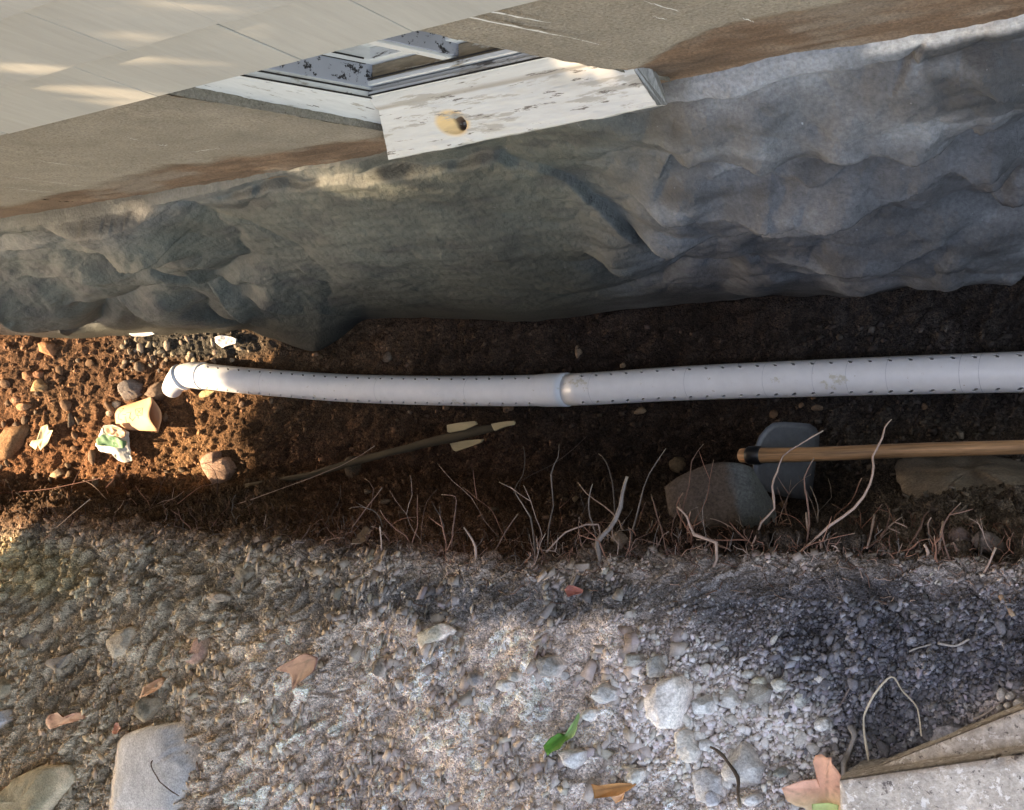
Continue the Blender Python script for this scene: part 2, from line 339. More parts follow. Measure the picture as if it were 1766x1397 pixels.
def G(px, py):
    """ground point (with its relief) under a photograph position"""
    c = np.interp(px, PX, np.arange(nc)); i = int(min(c, nc - 2)); u = c - i
    ys = GY[:, i] * (1 - u) + GY[:, i + 1] * u; r = np.interp(py, ys, np.arange(nr)); j = int(min(r, nr - 2)); v = r - j
    return (GP[j, i] * (1 - u) + GP[j, i + 1] * u) * (1 - v) + (GP[j + 1, i] * (1 - u) + GP[j + 1, i + 1] * u) * v
def Gn(px, py):
    i = int(np.interp(px, PX, np.arange(nc))); j = int(np.interp(py, GY[:, i], np.arange(nr)))
    a = N0[max(j - 4, 0):j + 5, max(i - 4, 0):i + 5].reshape(-1, 3).mean(0); return a / np.linalg.norm(a)
def Gc(px, py):
    i = int(np.interp(px, PX, np.arange(nc))); j = int(np.interp(py, GY[:, i], np.arange(nr))); return GC[j, i]

# ------------------------------------------------------------------ the house: stucco wall, rubble foundation, shingles, window
house = empty('house', (-1.5, .5, 1.3), 'house side wall with cream shingles above tan stucco and a bulging grey foundation', 'house')
YW = .5
# foundation top edge and lower silhouette, in the photograph
Tp = [(-900, 480), (-300, 438), (0, 396), (102, 381), (272, 351), (374, 328), (510, 293), (600, 284), (640, 273), (900, 210), (1160, 148), (1260, 128), (1357, 102), (1500, 82), (1573, 72), (1605, 64), (1680, 50), (1766, 34), (2600, -110)]
Bp = [(-900, 640), (-300, 575), (0, 580), (60, 584), (119, 586), (180, 580), (300, 577), (400, 571), (500, 565), (622, 550), (760, 547), (900, 554), (980, 548), (1060, 538), (1200, 521), (1341, 512), (1500, 514), (1560, 498), (1600, 482), (1766, 470), (2600, 440)]
nfx = 760; FX = np.concatenate([np.linspace(-500, -30, 40, endpoint=False), np.linspace(-30, 1800, nfx, endpoint=False), np.linspace(1800, 2600, 40)])
ty = itp(FX, Tp); by = itp(FX, Bp)
for A in (ty, by):
    A[:] = np.convolve(np.pad(A, 18, 'reflect', reflect_type='odd'), np.ones(37) / 37, 'valid')
tyn = 2.2 * vnoise(np.stack([FX / 22, FX * 0], -1), 1, 15) + 1.2 * vnoise(np.stack([FX / 6, FX * 0], -1), 1, 16)
byn = 2.5 * vnoise(np.stack([FX / 30, FX * 0], -1), 1, 17)
nft = 250; tt = np.linspace(0, 1, nft)
topw = ony(FX, ty, YW); zt = np.convolve(np.pad(np.clip(topw[:, 2], 1.15, 1.5), 40, 'edge'), np.ones(81) / 81, 'valid')
zb = .10 + itp(FX, [(-500, .4), (0, .28), (250, .12), (500, .03), (800, 0), (2600, 0)])
tty = 1 - (1 - tt) ** 1.3
FYp = ty[None] + (by - ty)[None] * tty[:, None] + tyn[None] * np.exp(-tt[:, None] / .03) + byn[None] * np.exp(-(1 - tt[:, None]) / .08) + np.convolve(itp(FX, [(430, 0), (500, 32), (545, 50), (590, 26), (624, 0)]), np.ones(9) / 9, 'same')[None] * np.exp(-((1 - tt[:, None]) / .16) ** 1.3)
# height falls slowly at first (steep upper wall), then the belly rolls out over the trench
prof = tt[:, None] ** 1.05
FZ = zt[None] + (zb - zt)[None] * prof
FXX = np.broadcast_to(FX, FYp.shape)
FP = onz(FXX, FYp, FZ)
FN = normals(FP); FN *= np.where((FN @ np.array([0, -1., .5]))[..., None] < 0, -1, 1)
creases = [
 ([(360, 352), (450, 335), (560, 302), (700, 280), (860, 266), (930, 282), (1000, 315), (1080, 360), (1150, 392)], -.016, 30, 40),
 ([(1140, 266), (1168, 233), (1224, 215), (1389, 217), (1441, 198), (1561, 186), (1766, 180)], .030, 26, 14),
 ([(1100, 296), (1132, 298), (1300, 309), (1357, 303), (1421, 293), (1501, 287), (1581, 261), (1637, 245), (1766, 240)], .032, 30, 14),
 ([(1090, 358), (1124, 361), (1260, 357), (1381, 333), (1501, 317), (1641, 309), (1766, 277)], .036, 28, 16),
 ([(1660, 315), (1693, 319), (1730, 329), (1800, 318)], .02, 12, 12),
 ([(1010, 405), (1060, 420), (1100, 426), (1180, 431), (1248, 417), (1300, 401)], .034, 20, 14),
 ([(1250, 505), (1341, 490), (1500, 480), (1593, 465), (1661, 457), (1720, 430), (1800, 395)], .045, 30, 18),
 ([(1330, 420), (1420, 424), (1520, 412), (1600, 380), (1680, 350)], .012, 14, 10),
 ([(1200, 262), (1300, 258), (1400, 262), (1500, 240)], .010, 10, 8),
 ([(-30, 486), (0, 491), (40, 515), (99, 567), (121, 590)], .05, 9, 30),
 ([(119, 519), (190, 511), (238, 535), (337, 559), (456, 563)], .032, 16, 16),
 ([(150, 430), (238, 446), (309, 460), (377, 499), (428, 535), (495, 588), (545, 612)], .036, 16, 18),
 ([(416, 499), (495, 519), (555, 527), (594, 543), (700, 548)], .028, 14, 14),
 ([(500, 445), (554, 472), (640, 490), (726, 517), (803, 541), (900, 560)], .016, 12, 12),
 ([(0, 430), (60, 425), (130, 436), (200, 420), (280, 415), (330, 398)], .022, 12, 14),
 ([(180, 412), (260, 428), (330, 433)], .03, 10, 14),
 ([(380, 478), (415, 484), (446, 496)], .04, 8, 8),
 ([(30, 470), (120, 472), (200, 490)], .014, 10, 12),
 ([(1690, 108), (1766, 118)], .012, 10, 20), ([(1540, 130), (1600, 72), (1700, 52)], -.012, 12, 12),
]
FD = .012 * fbm(FP, 4, 3, 31) + .005 * fbm(FP * np.array([.6, 1, 1.8]), 14, 4, 32) + .0035 * fbm(FP, 38, 4, 33)
wav = 7 * vnoise(np.stack([FXX / 75., FYp / 90.], -1), 1, 41) + 3 * vnoise(np.stack([FXX / 27., FYp / 60.], -1), 1, 42)
FPs = FP + .09 * np.stack([fbm(FP, 4, 2, 91), fbm(FP, 4, 2, 92), fbm(FP, 4, 2, 93)], -1)
rr0 = sstep(900, 1200, FXX)
bel = np.exp(-(((FXX - 780) / 270) ** 2 + ((FYp - 425 - .12 * (FXX - 780)) / 105) ** 2) ** 2)
bil = lambda sc, st, sd: np.abs(vnoise(FPs * np.array(st), sc, sd)) ** .8 * 2 - .6
FD += .060 * bil(2.3, (1, 1, 1.3), 94) * (1 - rr0) * (.2 + .8 * sstep(620, 300, FXX)) * (1 - .7 * bel) + .050 * bil(2.6, (.38, 1, 1.9), 95) * rr0 + .011 * bil(7.5, (.7, 1, 1.5), 96) * (.25 + .55 * rr0) * (1 - .9 * bel) + .004 * bil(20, (.8, 1, 1.3), 97) * (.3 + .7 * rr0) * (1 - .8 * bel)
for pts, A, w1, w2 in creases:
    a = np.array(pts, float); cy = np.interp(FXX, a[:, 0], a[:, 1]) + wav
    env = sstep(a[0, 0] - 12, a[0, 0] + 55, FXX) * (1 - sstep(a[-1, 0] - 55, a[-1, 0] + 12, FXX))
    d = FYp - cy; FD += (1.3 + .8 * rr0) * A * env * (.75 + .5 * vnoise(np.stack([FXX / 90., cy / 90.], -1), 1, 43)) * np.where(d < 0, np.exp(np.minimum(d, 0) / (w1 * 1.35)), (1.8 * np.exp(-(np.clip(d, 0, None) / 3.2) ** 2) - .8) * np.exp(-np.clip(d, 0, None) / (w2 * 1.5)))
# broad smooth belly, secondary bellies
def fb(x, y, rx, ry, a, rot=0):
    dx = FXX - x; dy = FYp - y; c, s = math.cos(rot), math.sin(rot); u = (dx * c + dy * s) / rx; v = (-dx * s + dy * c) / ry
    return a * np.exp(-(u * u + v * v))
FD += fb(800, 420, 230, 110, .05, .12) + fb(1650, 400, 110, 50, .045, -.25) + fb(620, 400, 90, 70, .02) + fb(1300, 230, 160, 30, .012) + fb(1130, 330, 70, 40, .015) + fb(270, 480, 60, 25, .03, .4) - fb(215, 440, 50, 14, .035, .2) - fb(430, 487, 22, 9, .04, .2) + fb(520, 560, 45, 30, .02)
FD *= sstep(0, .05, tt)[:, None]
edgefade = 1 - .92 * sstep(.74, .97, tt)[:, None]; FD *= edgefade
FP = FP + FN * FD[..., None]
# roll back underneath to the footing
last = FP[-1]; under = []
for k in range(1, 15):
    t = k / 14; e = last.copy(); e[:, 1] += .30 * t ** 1.2 ; e[:, 2] += -.07 * math.sin(t * 3.1) * .8 - t * t * (zb * .0 + .42); e[:, 0] -= 0; under.append(e)
lip = FP[0].copy(); lip[:, 1] += .05; lip[:, 2] += .004
FPa = np.concatenate([lip[None], FP, np.array(under)], 0)
fn1 = fbm(FP, 3.2, 4, 61)[..., None]; fn2 = fbm(FP * np.array([.5, 1, 1.5]), 12, 4, 62)[..., None]
rt = sstep(950, 1250, FXX + 60 * fn1[..., 0])[..., None]
FC = cz(.148, .158, .122) * (1 - rt) + cz(.200, .203, .207) * rt
def fmix(m, c):
    global FC; m = np.clip(m, 0, 1)[..., None]; FC = FC * (1 - m) + c * m
fmix(fb(1350, 115, 210, 26, 1.1, -.22) * sstep(.09, .05, np.abs(tt[:, None] - .04)) , cz(.5, .53, .56))
fmix(sstep(1580, 1610, FXX + 10 * fn2[..., 0] - .5 * (FYp - 100)) * sstep(150, 120, FYp + 12 * fn2[..., 0]), cz(.075, .08, .085))
fmix(fb(250, 370, 350, 22, .8, -.25), cz(.26, .26, .24)); fmix(fb(1660, 380, 100, 45, .5), cz(.26, .29, .30)); fmix(fb(1560, 440, 140, 22, .4), cz(.30, .32, .34))
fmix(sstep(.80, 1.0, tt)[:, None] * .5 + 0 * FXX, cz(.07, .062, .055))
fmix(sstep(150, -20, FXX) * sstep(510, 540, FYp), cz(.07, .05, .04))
fmix(sstep(.1, .5, fn2[..., 0]) * .55 * rt[..., 0], cz(.36, .38, .39)); fmix(sstep(.15, .5, -fn2[..., 0]) * .5, cz(.08, .08, .08))
FC = FC * (1 + .35 * fn1 + .35 * fn2) * (.36 + .0 * rt)
fmix(sstep(.02, .008, tt)[:, None] * sstep(1470, 1520, FXX) * .9, cz(.36, .34, .31))
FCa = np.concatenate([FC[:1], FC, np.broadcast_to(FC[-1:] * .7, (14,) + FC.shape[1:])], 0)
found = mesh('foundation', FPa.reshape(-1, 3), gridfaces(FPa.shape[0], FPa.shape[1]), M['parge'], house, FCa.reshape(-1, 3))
found['label'] = 'bulging rubble foundation smeared with grey parging'
# stucco wall with the window opening cut out
lo = [(-1.787, 1.38), (-1.845, 2.06)]; ro = [(-1.087, 1.38), (-1.225, 2.06)]   # opening's edges, x at z
def lx(z): return np.interp(z, [1.38, 2.06], [-1.787, -1.85])
def rx(z): return np.interp(z, [1.38, 2.06], [-1.083, -1.235])
zs = np.concatenate([np.linspace(1.02, 1.38, 60), np.linspace(1.38, 2.08, 120)[1:]])
def wallpatch(xa, xb, zlist, nx):
    """grid between x=xa(z) and x=xb(z)"""
    A = np.array([[(xa(z) + (xb(z) - xa(z)) * k / (nx - 1), 0, z) for k in range(nx)] for z in zlist]); return A
brT = [(-400, 430), (0, 356), (20, 353), (136, 330), (238, 302), (323, 284), (408, 272), (510, 258), (600, 250), (660, 236), (700, 150), (1100, 124), (1180, 76), (1260, 48), (1380, 24), (1500, 0), (1766, -60), (2600, -200)]
mbw = []
for xa, xb, zl, nx in [(lambda z: -9., lambda z: -3.3, zs[::6], 60), (lambda z: -3.3, lx, zs, 330), (rx, lambda z: .35, zs, 330), (lambda z: .35, lambda z: 3., zs[::6], 30), (lambda z: -1.787, lambda z: -1.083, zs[:60], 160)]:
    A = wallpatch(xa, xb, zl, nx); A[..., 1] = YW
    rel = .004 * fbm(A, 6, 4, 71) + .0015 * fbm(A, 60, 3, 72)
    pj = proj(A); bt = itp(pj[..., 0], brT); brm = sstep(-9, 9, pj[..., 1] - bt + 10 * fbm(A, 9, 4, 73) + 0 * bt)
    rel -= brm * (.006 + .010 * np.abs(fbm(A * np.array([.5, 1, 1.6]), 16, 4, 74)))
    edge_ = np.ones(A.shape[:2])
    A[..., 1] -= rel
    n1 = fbm(A, 4, 4, 75)[..., None]; n2 = fbm(A * np.array([.45, 1, 1.6]), 20, 4, 76)[..., None]
    c = cz(.225, .193, .147) * (1 + .16 * n1 + .08 * n2)
    bc = cz(.14, .088, .055) * (1 + .5 * n2 + .3 * n1); gr = sstep(-.1, .45, n1 + .4 * n2) * .6; bc = bc * (1 - gr) + cz(.17, .15, .12) * gr
    c = c * (1 - brm[..., None]) + bc * brm[..., None]
    cr = np.exp(-(np.abs(A[..., 0] - np.interp(A[..., 2], [1.38, 2.06], [-1.80, -1.87])) / .035) ** 2) * (A[..., 2] > 1.36) * (.5 + .5 * n2[..., 0]); cr = np.clip(cr, 0, 1)[..., None] * .75
    c = c * (1 - cr) + cz(.15, .13, .10) * cr
    mbw.append((A, c))
Vs = []; Fs = []; Cs = []; off = 0
for A, c in mbw:
    Vs.append(A.reshape(-1, 3)); Fs.append(gridfaces(*A.shape[:2]) + off); Cs.append(c.reshape(-1, 3)); off += A.shape[0] * A.shape[1]
# returns of the opening
zl = np.linspace(1.36, 2.08, 80)
for fx in (lx, rx):
    A = np.array([[(fx(z), YW + .001 + .2 * k / 8, z) for k in range(9)] for z in zl]); A[:, :3, 0] += .004 * vnoise(A[:, :3], 60, 5)
    Vs.append(A.reshape(-1, 3)); Fs.append(gridfaces(80, 9) + off); Cs.append(np.full((720, 3), 1.) * cz(.2, .175, .135)); off += 720
stucco = mesh('stucco_wall', np.concatenate(Vs), np.concatenate(Fs), M['stucco'], house, np.concatenate(Cs))
# drips of white paint on the stucco
for (a, b, wd) in [((760, 20), (1033, 76), 2.4), ((800, 12), (950, 40), 2.2), ((810, 6), (850, 14), 5), ((1110, 2), (1170, 19), 1.6), ((1125, 28), (1150, 34), 1.5), ((1280, 31), (1300, 38), 1.5), ((60, 275), (150, 290), 1.2), ((0, 302), (150, 322), 1.2), ((0, 322), (100, 333), 1.0), ((215, 236), (240, 242), 1.4), ((270, 249), (290, 251), 1.4), ((330, 262), (380, 256), 1.2)]:
    n = 14; P = []
    for k in range(n):
        t = k / (n - 1); p = ony(a[0] + (b[0] - a[0]) * t, a[1] + (b[1] - a[1]) * t + random.uniform(-1, 1), YW - .0065); P.append(p)
    P = np.array(P); hw = wd * .0013 * (.4 + np.array([random.random() for _ in range(n)])) * np.sin(np.linspace(.25, 2.9, n))
    V = np.concatenate([P + np.outer(hw, [.7, 0, .7]), P - np.outer(hw, [.7, 0, .7]), P + np.array([0, .006, 0])]); f = []
    for k in range(n - 1): f += [(k, k + 1, n + k + 1, n + k)]
    mesh('paint_drip', V[:2 * n], f, M['paint'], house)
# shingles: bottom edges at these heights, joints at these places
zrow = [2.005 + .205 * i for i in range(7)]
joints = {0: [-2.235, -1.735, -1.365, -1.13, -.83], 1: [-2.02, -1.52, -1.30, -1.085, -.75], 2: [-1.93, -1.63, -1.28, -.98]}
shm = []
ylip = .466
for r, z0 in enumerate(zrow):
    j = sorted(joints.get(r, []))
    if not j: x = -2.3 + .13 * r; j = [x, x + .33, x + .8, x + 1.18]
    x = j[0]
    while x > -7: x -= random.choice([.24, .3, .36, .42, .48]); j.insert(0, x)
    x = j[-1]
    while x < 1.6: x += random.choice([.24, .3, .36, .42]); j.append(x)
    for a, b in zip(j[:-1], j[1:]):
        g = .0012; ybo = ylip + random.uniform(-.0015, .0015); zz = z0 + random.uniform(-.002, .002); hh = .225; th = .024
        a2 = a + g; b2 = b - g
        v, f = hexa([(a2, ybo, zz), (b2, ybo, zz), (b2, ybo + th, zz), (a2, ybo + th, zz)], [(a2, ybo + .029, zz + hh), (b2, ybo + .029, zz + hh), (b2, ybo + .033, zz + hh), (a2, ybo + .033, zz + hh)])
        o = mesh('shingle', v, f, M['shingle'], house, smooth=False); bevel(o, .0015, 2)
v, f = box((-8, .50, 3.45), (2.5, .52, 7.2)); mesh('upper_siding', v, f, M['shingle'], house, smooth=False)
v, f = box((-8, .5005, 2.085), (2.5, .515, 3.449)); mesh('sheathing', v, f, M['dirtwood'], house, smooth=False)

# window: sill, casing, frame beads, reveal, sash, glazing
win = mesh('window', *box((-1.72, .665, 1.40), (-1.10, .672, 2.05)), M['glass'], house, smooth=False)
win['label'] = 'old basement window with peeling white paint and a wood sill'
def wpart(name, v, f, mat, smooth=False, bv=.0015, label=None):
    o = mesh(name, np.array(v), f, mat, win, smooth=smooth, loc=np.array(house.location))
    if bv: bevel(o, bv)
    if label: o['label'] = label
    return o
# sill: profile swept from the left to the right corner, dense mesh with a knot hole bitten into it
sl_ = ony(670, 275, .44); sr_ = ony(1131, 183, .44)
nS = 220; us = np.linspace(0, 1, nS)
prof_ = [(.56, 1.512, 0), (.541, 1.508, 0), (.524, 1.485, .0), (.522, 1.478, .3), (.44, None, 1), (.4405, -.004, 1), (.452, -.048, 1), (.53, -.06, 1), (.60, -.06, 1)]
seg = [(0, 1, 3), (1, 2, 4), (2, 3, 3), (3, 4, 60), (4, 5, 3), (5, 6, 8), (6, 7, 3), (7, 8, 2)]
ring = []
for u in us:
    zo = sl_[2] + (sr_[2] - sl_[2]) * u; pts = []
    for y, z, k in prof_:
        if z is None: zz = zo
        elif z < 1: zz = zo + z
        else: zz = z + .012 * u
        pts.append((y, zz))
    row = []
    for a, b, n in seg:
        for i in range(n): t = i / n; row.append((pts[a][0] + (pts[b][0] - pts[a][0]) * t, pts[a][1] + (pts[b][1] - pts[a][1]) * t))
    row.append(pts[-1])
    xl = -1.783; xr = -1.058
    ring.append([(float(np.interp(y, [.44, .522], [-1.783, -1.712])) * (1 - u) + float(np.interp(y, [.44, .50], [-1.058, -1.086])) * u, y, z) for y, z in row])
Sg = np.array(ring); kx, ky = ony(772, 213, .475)[0], .478
dk = np.sqrt(((Sg[..., 0] - kx) / .040) ** 2 + ((Sg[..., 1] - ky) / .020) ** 2); dk2 = np.sqrt(((Sg[..., 0] - kx - .016) / .017) ** 2 + ((Sg[..., 1] - ky - .001) / .016) ** 2)
topm = (Sg[..., 1] < .523)
Sg[..., 2] -= (np.clip(1 - dk ** 1.5, 0, 1) * .012 + np.clip(1 - dk2 ** 1.5, 0, 1) * .03) * topm
Sg[..., 2] += .0022 * fbm(Sg * np.array([.12, 1, 1]), 90, 3, 81) + .002 * fbm(Sg, 9, 3, 84)
# edge wear
Sg[..., 1] -= .005 * fbm(Sg, 22, 4, 82) * (Sg[..., 1] < .45)
sc = np.broadcast_to(cz(.40, .385, .345), Sg.shape).copy()
kk = np.clip(1.25 - dk, 0, 1)[..., None] * topm[..., None]; sc = sc * (1 - np.clip(kk * 3, 0, 1)) + cz(.50, .33, .15) * np.clip(kk * 3, 0, 1)
kk = (np.clip(1.05 - dk2, 0, 1) * 4).clip(0, 1)[..., None] * topm[..., None]; sc = sc * (1 - kk) + cz(.08, .045, .025) * kk
pe = sstep(.08, .4, fbm(Sg * np.array([.35, 1, 1]), 22, 4, 83) - .6 * sstep(.04, .0, np.abs(Sg[..., 0] + 1.80)))[..., None] * .55; sc = sc * (1 - pe) + cz(.36, .33, .27) * pe
gr_ = (sstep(.004, .0, np.abs(Sg[..., 1] - .523)) * .6)[..., None]; sc = sc * (1 - gr_) + cz(.18, .14, .10) * gr_
M['sillpaint'] = material('peeling_sill_paint', attr=1, rough=.6, nscale=12, var=.12, fine=(100, .07), bump=.7, bscale=60, dist=.002, stretch=(.15, 1, 1), spots=[(30, .56, (.27, .25, .21)), (70, .60, (.10, .085, .07))])
f = [tuple(q) for q in gridfaces(nS, Sg.shape[1])]
nn = Sg.shape[1]
sill = mesh('sill', Sg.reshape(-1, 3), np.array(f), M['sillpaint'], win, sc.reshape(-1, 3), loc=np.array(house.location))
sill['label'] = 'weathered white sill board with a knot hole'
# end grain caps
for u0, name in ((0, 'end_grain'), (nS - 1, 'end_grain')):
    E_ = Sg[u0][6:]; E_ = E_ + np.array([(.0006 if u0 else -.0006), 0, 0]); q = [tuple(p) for p in E_]; wpart(name, q + [(E_[0][0], .60, E_[0][2])], [tuple(range(len(q) + 1))] if u0 else [tuple(range(len(q), -1, -1))], M['endgrain'], bv=0)
# left casing board (stands behind the stucco edge), slanted like the opening
def slx(x, z): return x + (z - 1.5) * -.15
def vboard(x0, x1, y0, y1, z0, z1): 
    return hexa([(slx(x0, z0), y0, z0), (slx(x1, z0), y0, z0), (slx(x1, z0), y1, z0), (slx(x0, z0), y1, z0)], [(slx(x0, z1), y0, z1), (slx(x1, z1), y0, z1), (slx(x1, z1), y1, z1), (slx(x0, z1), y1, z1)])
_v, _f = vboard(-1.83, -1.704, .540, .60, 1.36, 2.06); _v = [(_p[0], _p[1] - (.030 if _p[1] < .55 and _p[0] < -1.76 - (_p[2] - 1.5) * .15 else 0), _p[2]) for _p in _v]; wpart('casing', _v, _f, M['paintv'])
wpart('bead', *vboard(-1.7255, -1.7135, .5365, .5399, 1.49, 2.06), M['paintv'])
wpart('bead', *vboard(-1.7035, -1.6975, .552, .60, 1.50, 2.06), M['paintv'])
wpart('jamb', *vboard(-1.6970, -1.6930, .560, .640, 1.50, 2.06), M['mould'], label='grey window jamb speckled with black mould')
def hb(y0, z0, y1, z1, x0=-1.70, x1=-1.05): return hexa([(x0, y0, z0), (x1, y0, z0 + .012), (x1, y1, z0 + .012), (x0, y1, z0)], [(x0, y0, z1), (x1, y0, z1 + .012), (x1, y1, z1 + .012), (x0, y1, z1)])
wpart('lower_bead', *hb(.5425, 1.49, .551, 1.519), M['paint'])
wpart('weather_gap', *hb(.5512, 1.48, .562, 1.506), M['black'], bv=0)
wpart('lower_bead', *hb(.5625, 1.49, .572, 1.524), M['paint'])
wpart('debris_strip', *hb(.5722, 1.48, .606, 1.512), M['dirtwood'])
wpart('sash_rail', *hb(.6065, 1.49, .630, 1.545), M['paint'])
wpart('sash_rail', *hb(.6305, 1.49, .655, 1.570), M['paint'])
wpart('sash_stile', *vboard(-1.6925, -1.662, .606, .655, 1.50, 2.06), M['paintv'])
wpart('sash_stile', *vboard(-1.25, -1.20, .612, .655, 1.50, 2.06), M['paintv'])
wpart('meeting_stile', *vboard(-1.485, -1.462, .578, .655, 1.515, 2.06), M['paintv'], label='white upright bar standing proud in the middle of the window')
wpart('stile_cheek', *vboard(-1.4615, -1.456, .583, .655, 1.515, 2.06), M['mould'])
for xs_, ys_, zs_ in [(-1.7042, .5392, 1.50), (-1.6975, .5512, 1.5), (-1.6935, .6045, 1.53), (-1.664, .6052, 1.56)]:  # black strips stand in for shade between the stepped boards
    wpart('seam_shade', *vboard(xs_, xs_ + .0028, ys_, ys_ + .003, zs_, 2.06), M['black'], bv=0)
for ys_, zs_ in [(.5415, 1.5195), (.5520, 1.5075), (.5735, 1.5245), (.612, 1.512), (.634, 1.546)]:
    wpart('seam_shade', *hb(ys_, zs_, ys_ + .0035, zs_ + .0012), M['black'], bv=0)
# right casing seen edge on behind the stucco
wpart('casing', *vboard(-1.17, -1.09, .545, .60, 1.50, 2.06), M['paintv'])
wpart('pane', *vboard(-1.665, -1.476, .6551, .658, 1.57, 2.06), M['glass'], bv=0)
wpart('pane', *vboard(-1.442, -1.251, .6551, .658, 1.57, 2.06), M['glass'], bv=0)
wpart('back_board', *vboard(-1.44, -1.38, .625, .65, 1.6, 2.06), M['dirtwood'])

# ------------------------------------------------------------------ drain pipe with two rows of punched holes
def pipe_part(name, ctr, rad, parent, holes=True, z=None, off=0.0):
    """tube along ctr (already dense world points), holes punched as real openings"""
    P = np.array(ctr); s = np.concatenate([[0], np.cumsum(np.linalg.norm(np.diff(P, axis=0), axis=1))]); Ltot = s[-1]
    pitch = .056; ns = 32; cell = .010
    npit = int(Ltot / pitch); sv = []
    rowsS = [0]
    for k in range(npit):
        c = (k + .5) * pitch
        rowsS += [c - cell, c, c + cell]
    rowsS.append(Ltot); rowsS = np.array(rowsS)
    Q = np.stack([np.interp(rowsS, s, P[:, i]) for i in range(3)], -1); T = np.stack([np.interp(rowsS, s, np.gradient(P, axis=0)[:, i]) for i in range(3)], -1); T /= np.linalg.norm(T, axis=1)[:, None]
    up = np.array([0, 0, 1.]); B = up - T * (T @ up)[:, None]; B /= np.linalg.norm(B, axis=1)[:, None]; Cc = np.cross(T, B)
    a = np.arange(ns) * 2 * math.pi / ns
    V = (Q[:, None] + rad * (np.cos(a)[None, :, None] * B[:, None] + np.sin(a)[None, :, None] * Cc[:, None])).reshape(-1, 3).tolist(); f = []
    holeC = [5, 27] if holes else []
    for r in range(len(rowsS) - 1):
        ishole = holes and (r % 3 != 0)
        for c in range(ns):
            if ishole and any(c in ((h - 1) % ns, h) for h in holeC): continue
            f.append((r * ns + c, (r + 1) * ns + c, (r + 1) * ns + (c + 1) % ns, r * ns + (c + 1) % ns))
    if holes:
        for k in range(npit):
            r0 = 1 + 3 * k
            for h in holeC:
                ring = [(r0 + 0, h - 1), (r0, h), (r0, h + 1), (r0 + 1, h + 1), (r0 + 2, h + 1), (r0 + 2, h), (r0 + 2, h - 1), (r0 + 1, h - 1)]
                idx = [r * ns + c % ns for r, c in ring]; ctr_ = r0 + 1; b = len(V)
                for depth_ in (0, 0, .0022):
                    for i in range(8):
                        rr, cc = ring[i]; dr = rr - ctr_; dc = cc - h; m = math.hypot(dr, dc) or 1
                        e_ = 1 + .62 * (dr * dc / (m * m)) * 2 * (1 if h < 16 else -1); ss = rowsS[ctr_] + dr / m * .0074 * e_; aa = a[h % ns] + dc / m * .0068 * e_ / rad
                        q = np.array([np.interp(ss, s, P[:, i_]) for i_ in range(3)]); t_ = T[ctr_]; bb = B[ctr_]; cv = Cc[ctr_]
                        V.append((q + (rad - depth_) * (math.cos(aa) * bb + math.sin(aa) * cv)).tolist())
                for i in range(8):
                    j = (i + 1) % 8; f.append((idx[j], idx[i], b + i, b + j)); f.append((b + 8 + j, b + 8 + i, b + 16 + i, b + 16 + j))
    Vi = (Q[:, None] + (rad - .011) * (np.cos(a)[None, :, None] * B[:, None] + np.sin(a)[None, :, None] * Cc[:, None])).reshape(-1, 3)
    mesh('pipe_shade', Vi, [tuple(q) for q in gridfaces(len(rowsS), ns, True)], M['inner_shade'], parent)  # added dark tube, so the holes look shaded inside
    bI = len(V); V += (Q[[0, -1], None] + (rad - .011) * (np.cos(a)[None, :, None] * B[[0, -1], None] + np.sin(a)[None, :, None] * Cc[[0, -1], None])).reshape(-1, 3).tolist()
    for c in range(ns):
        f.append((c, (c + 1) % ns, bI + (c + 1) % ns, bI + c)); e = (len(rowsS) - 1) * ns; f.append((e + (c + 1) % ns, e + c, bI + ns + c, bI + ns + (c + 1) % ns))
    return mesh(name, V, f, M['pvc'], parent)
def dense(pts, n=20):
    V, f, X, P = tube(pts, [.01] * len(pts), 4, n); return P
pc = [(3900, 568, .058), (2800, 608, .058), (2100, 629, .058), (1766, 641, .058), (1580, 646.5, .062), (1413, 652, .068), (1180, 661, .078), (980, 672, .09), (780, 674, .105), (600, 669.5, .13), (480, 661, .17), (400, 654, .205), (352, 648.5, .225)]
W = np.array([onz(x, y, z) for x, y, z in pc]); PD = dense(W, 16)
pipe = empty('drain_pipe', onz(980, 672, .03), 'long white perforated drain pipe along the trench floor with an elbow at its end', 'pipe')
jx = onz(975, 672, .09)[0]; R_ = .0545
near = PD[PD[:, 0] > jx]; far = PD[PD[:, 0] <= jx + .03]
pipe_part('pipe_length', near, R_ - .001, pipe); pipe_part('pipe_length', far, R_ - .001, pipe)
# bell where the two lengths join: the far length swells over the near one
bl = PD[(PD[:, 0] > jx - .13) & (PD[:, 0] < jx + .012)]; tl = np.linspace(0, 1, len(bl)); Pq = bl if bl[0, 0] > bl[-1, 0] else bl[::-1]
radb = R_ + .0022 * np.clip((.95 - tl) * 4, 0, 1)
V, f, X, _ = tube(Pq, radb, 32, 0, cap=False); V2_, f2_, X2, _ = tube(Pq[:2], [R_ + .0035, R_ - .002], 32, 0, cap=False)
V = np.concatenate([V, Pq[0] + (V[:32] - Pq[0]) * .93]); f += [(len(V) - 32 + i, len(V) - 32 + (i + 1) % 32, (i + 1) % 32, i) for i in range(32)]
mesh('bell_joint', V, f, M['pvc'], pipe)
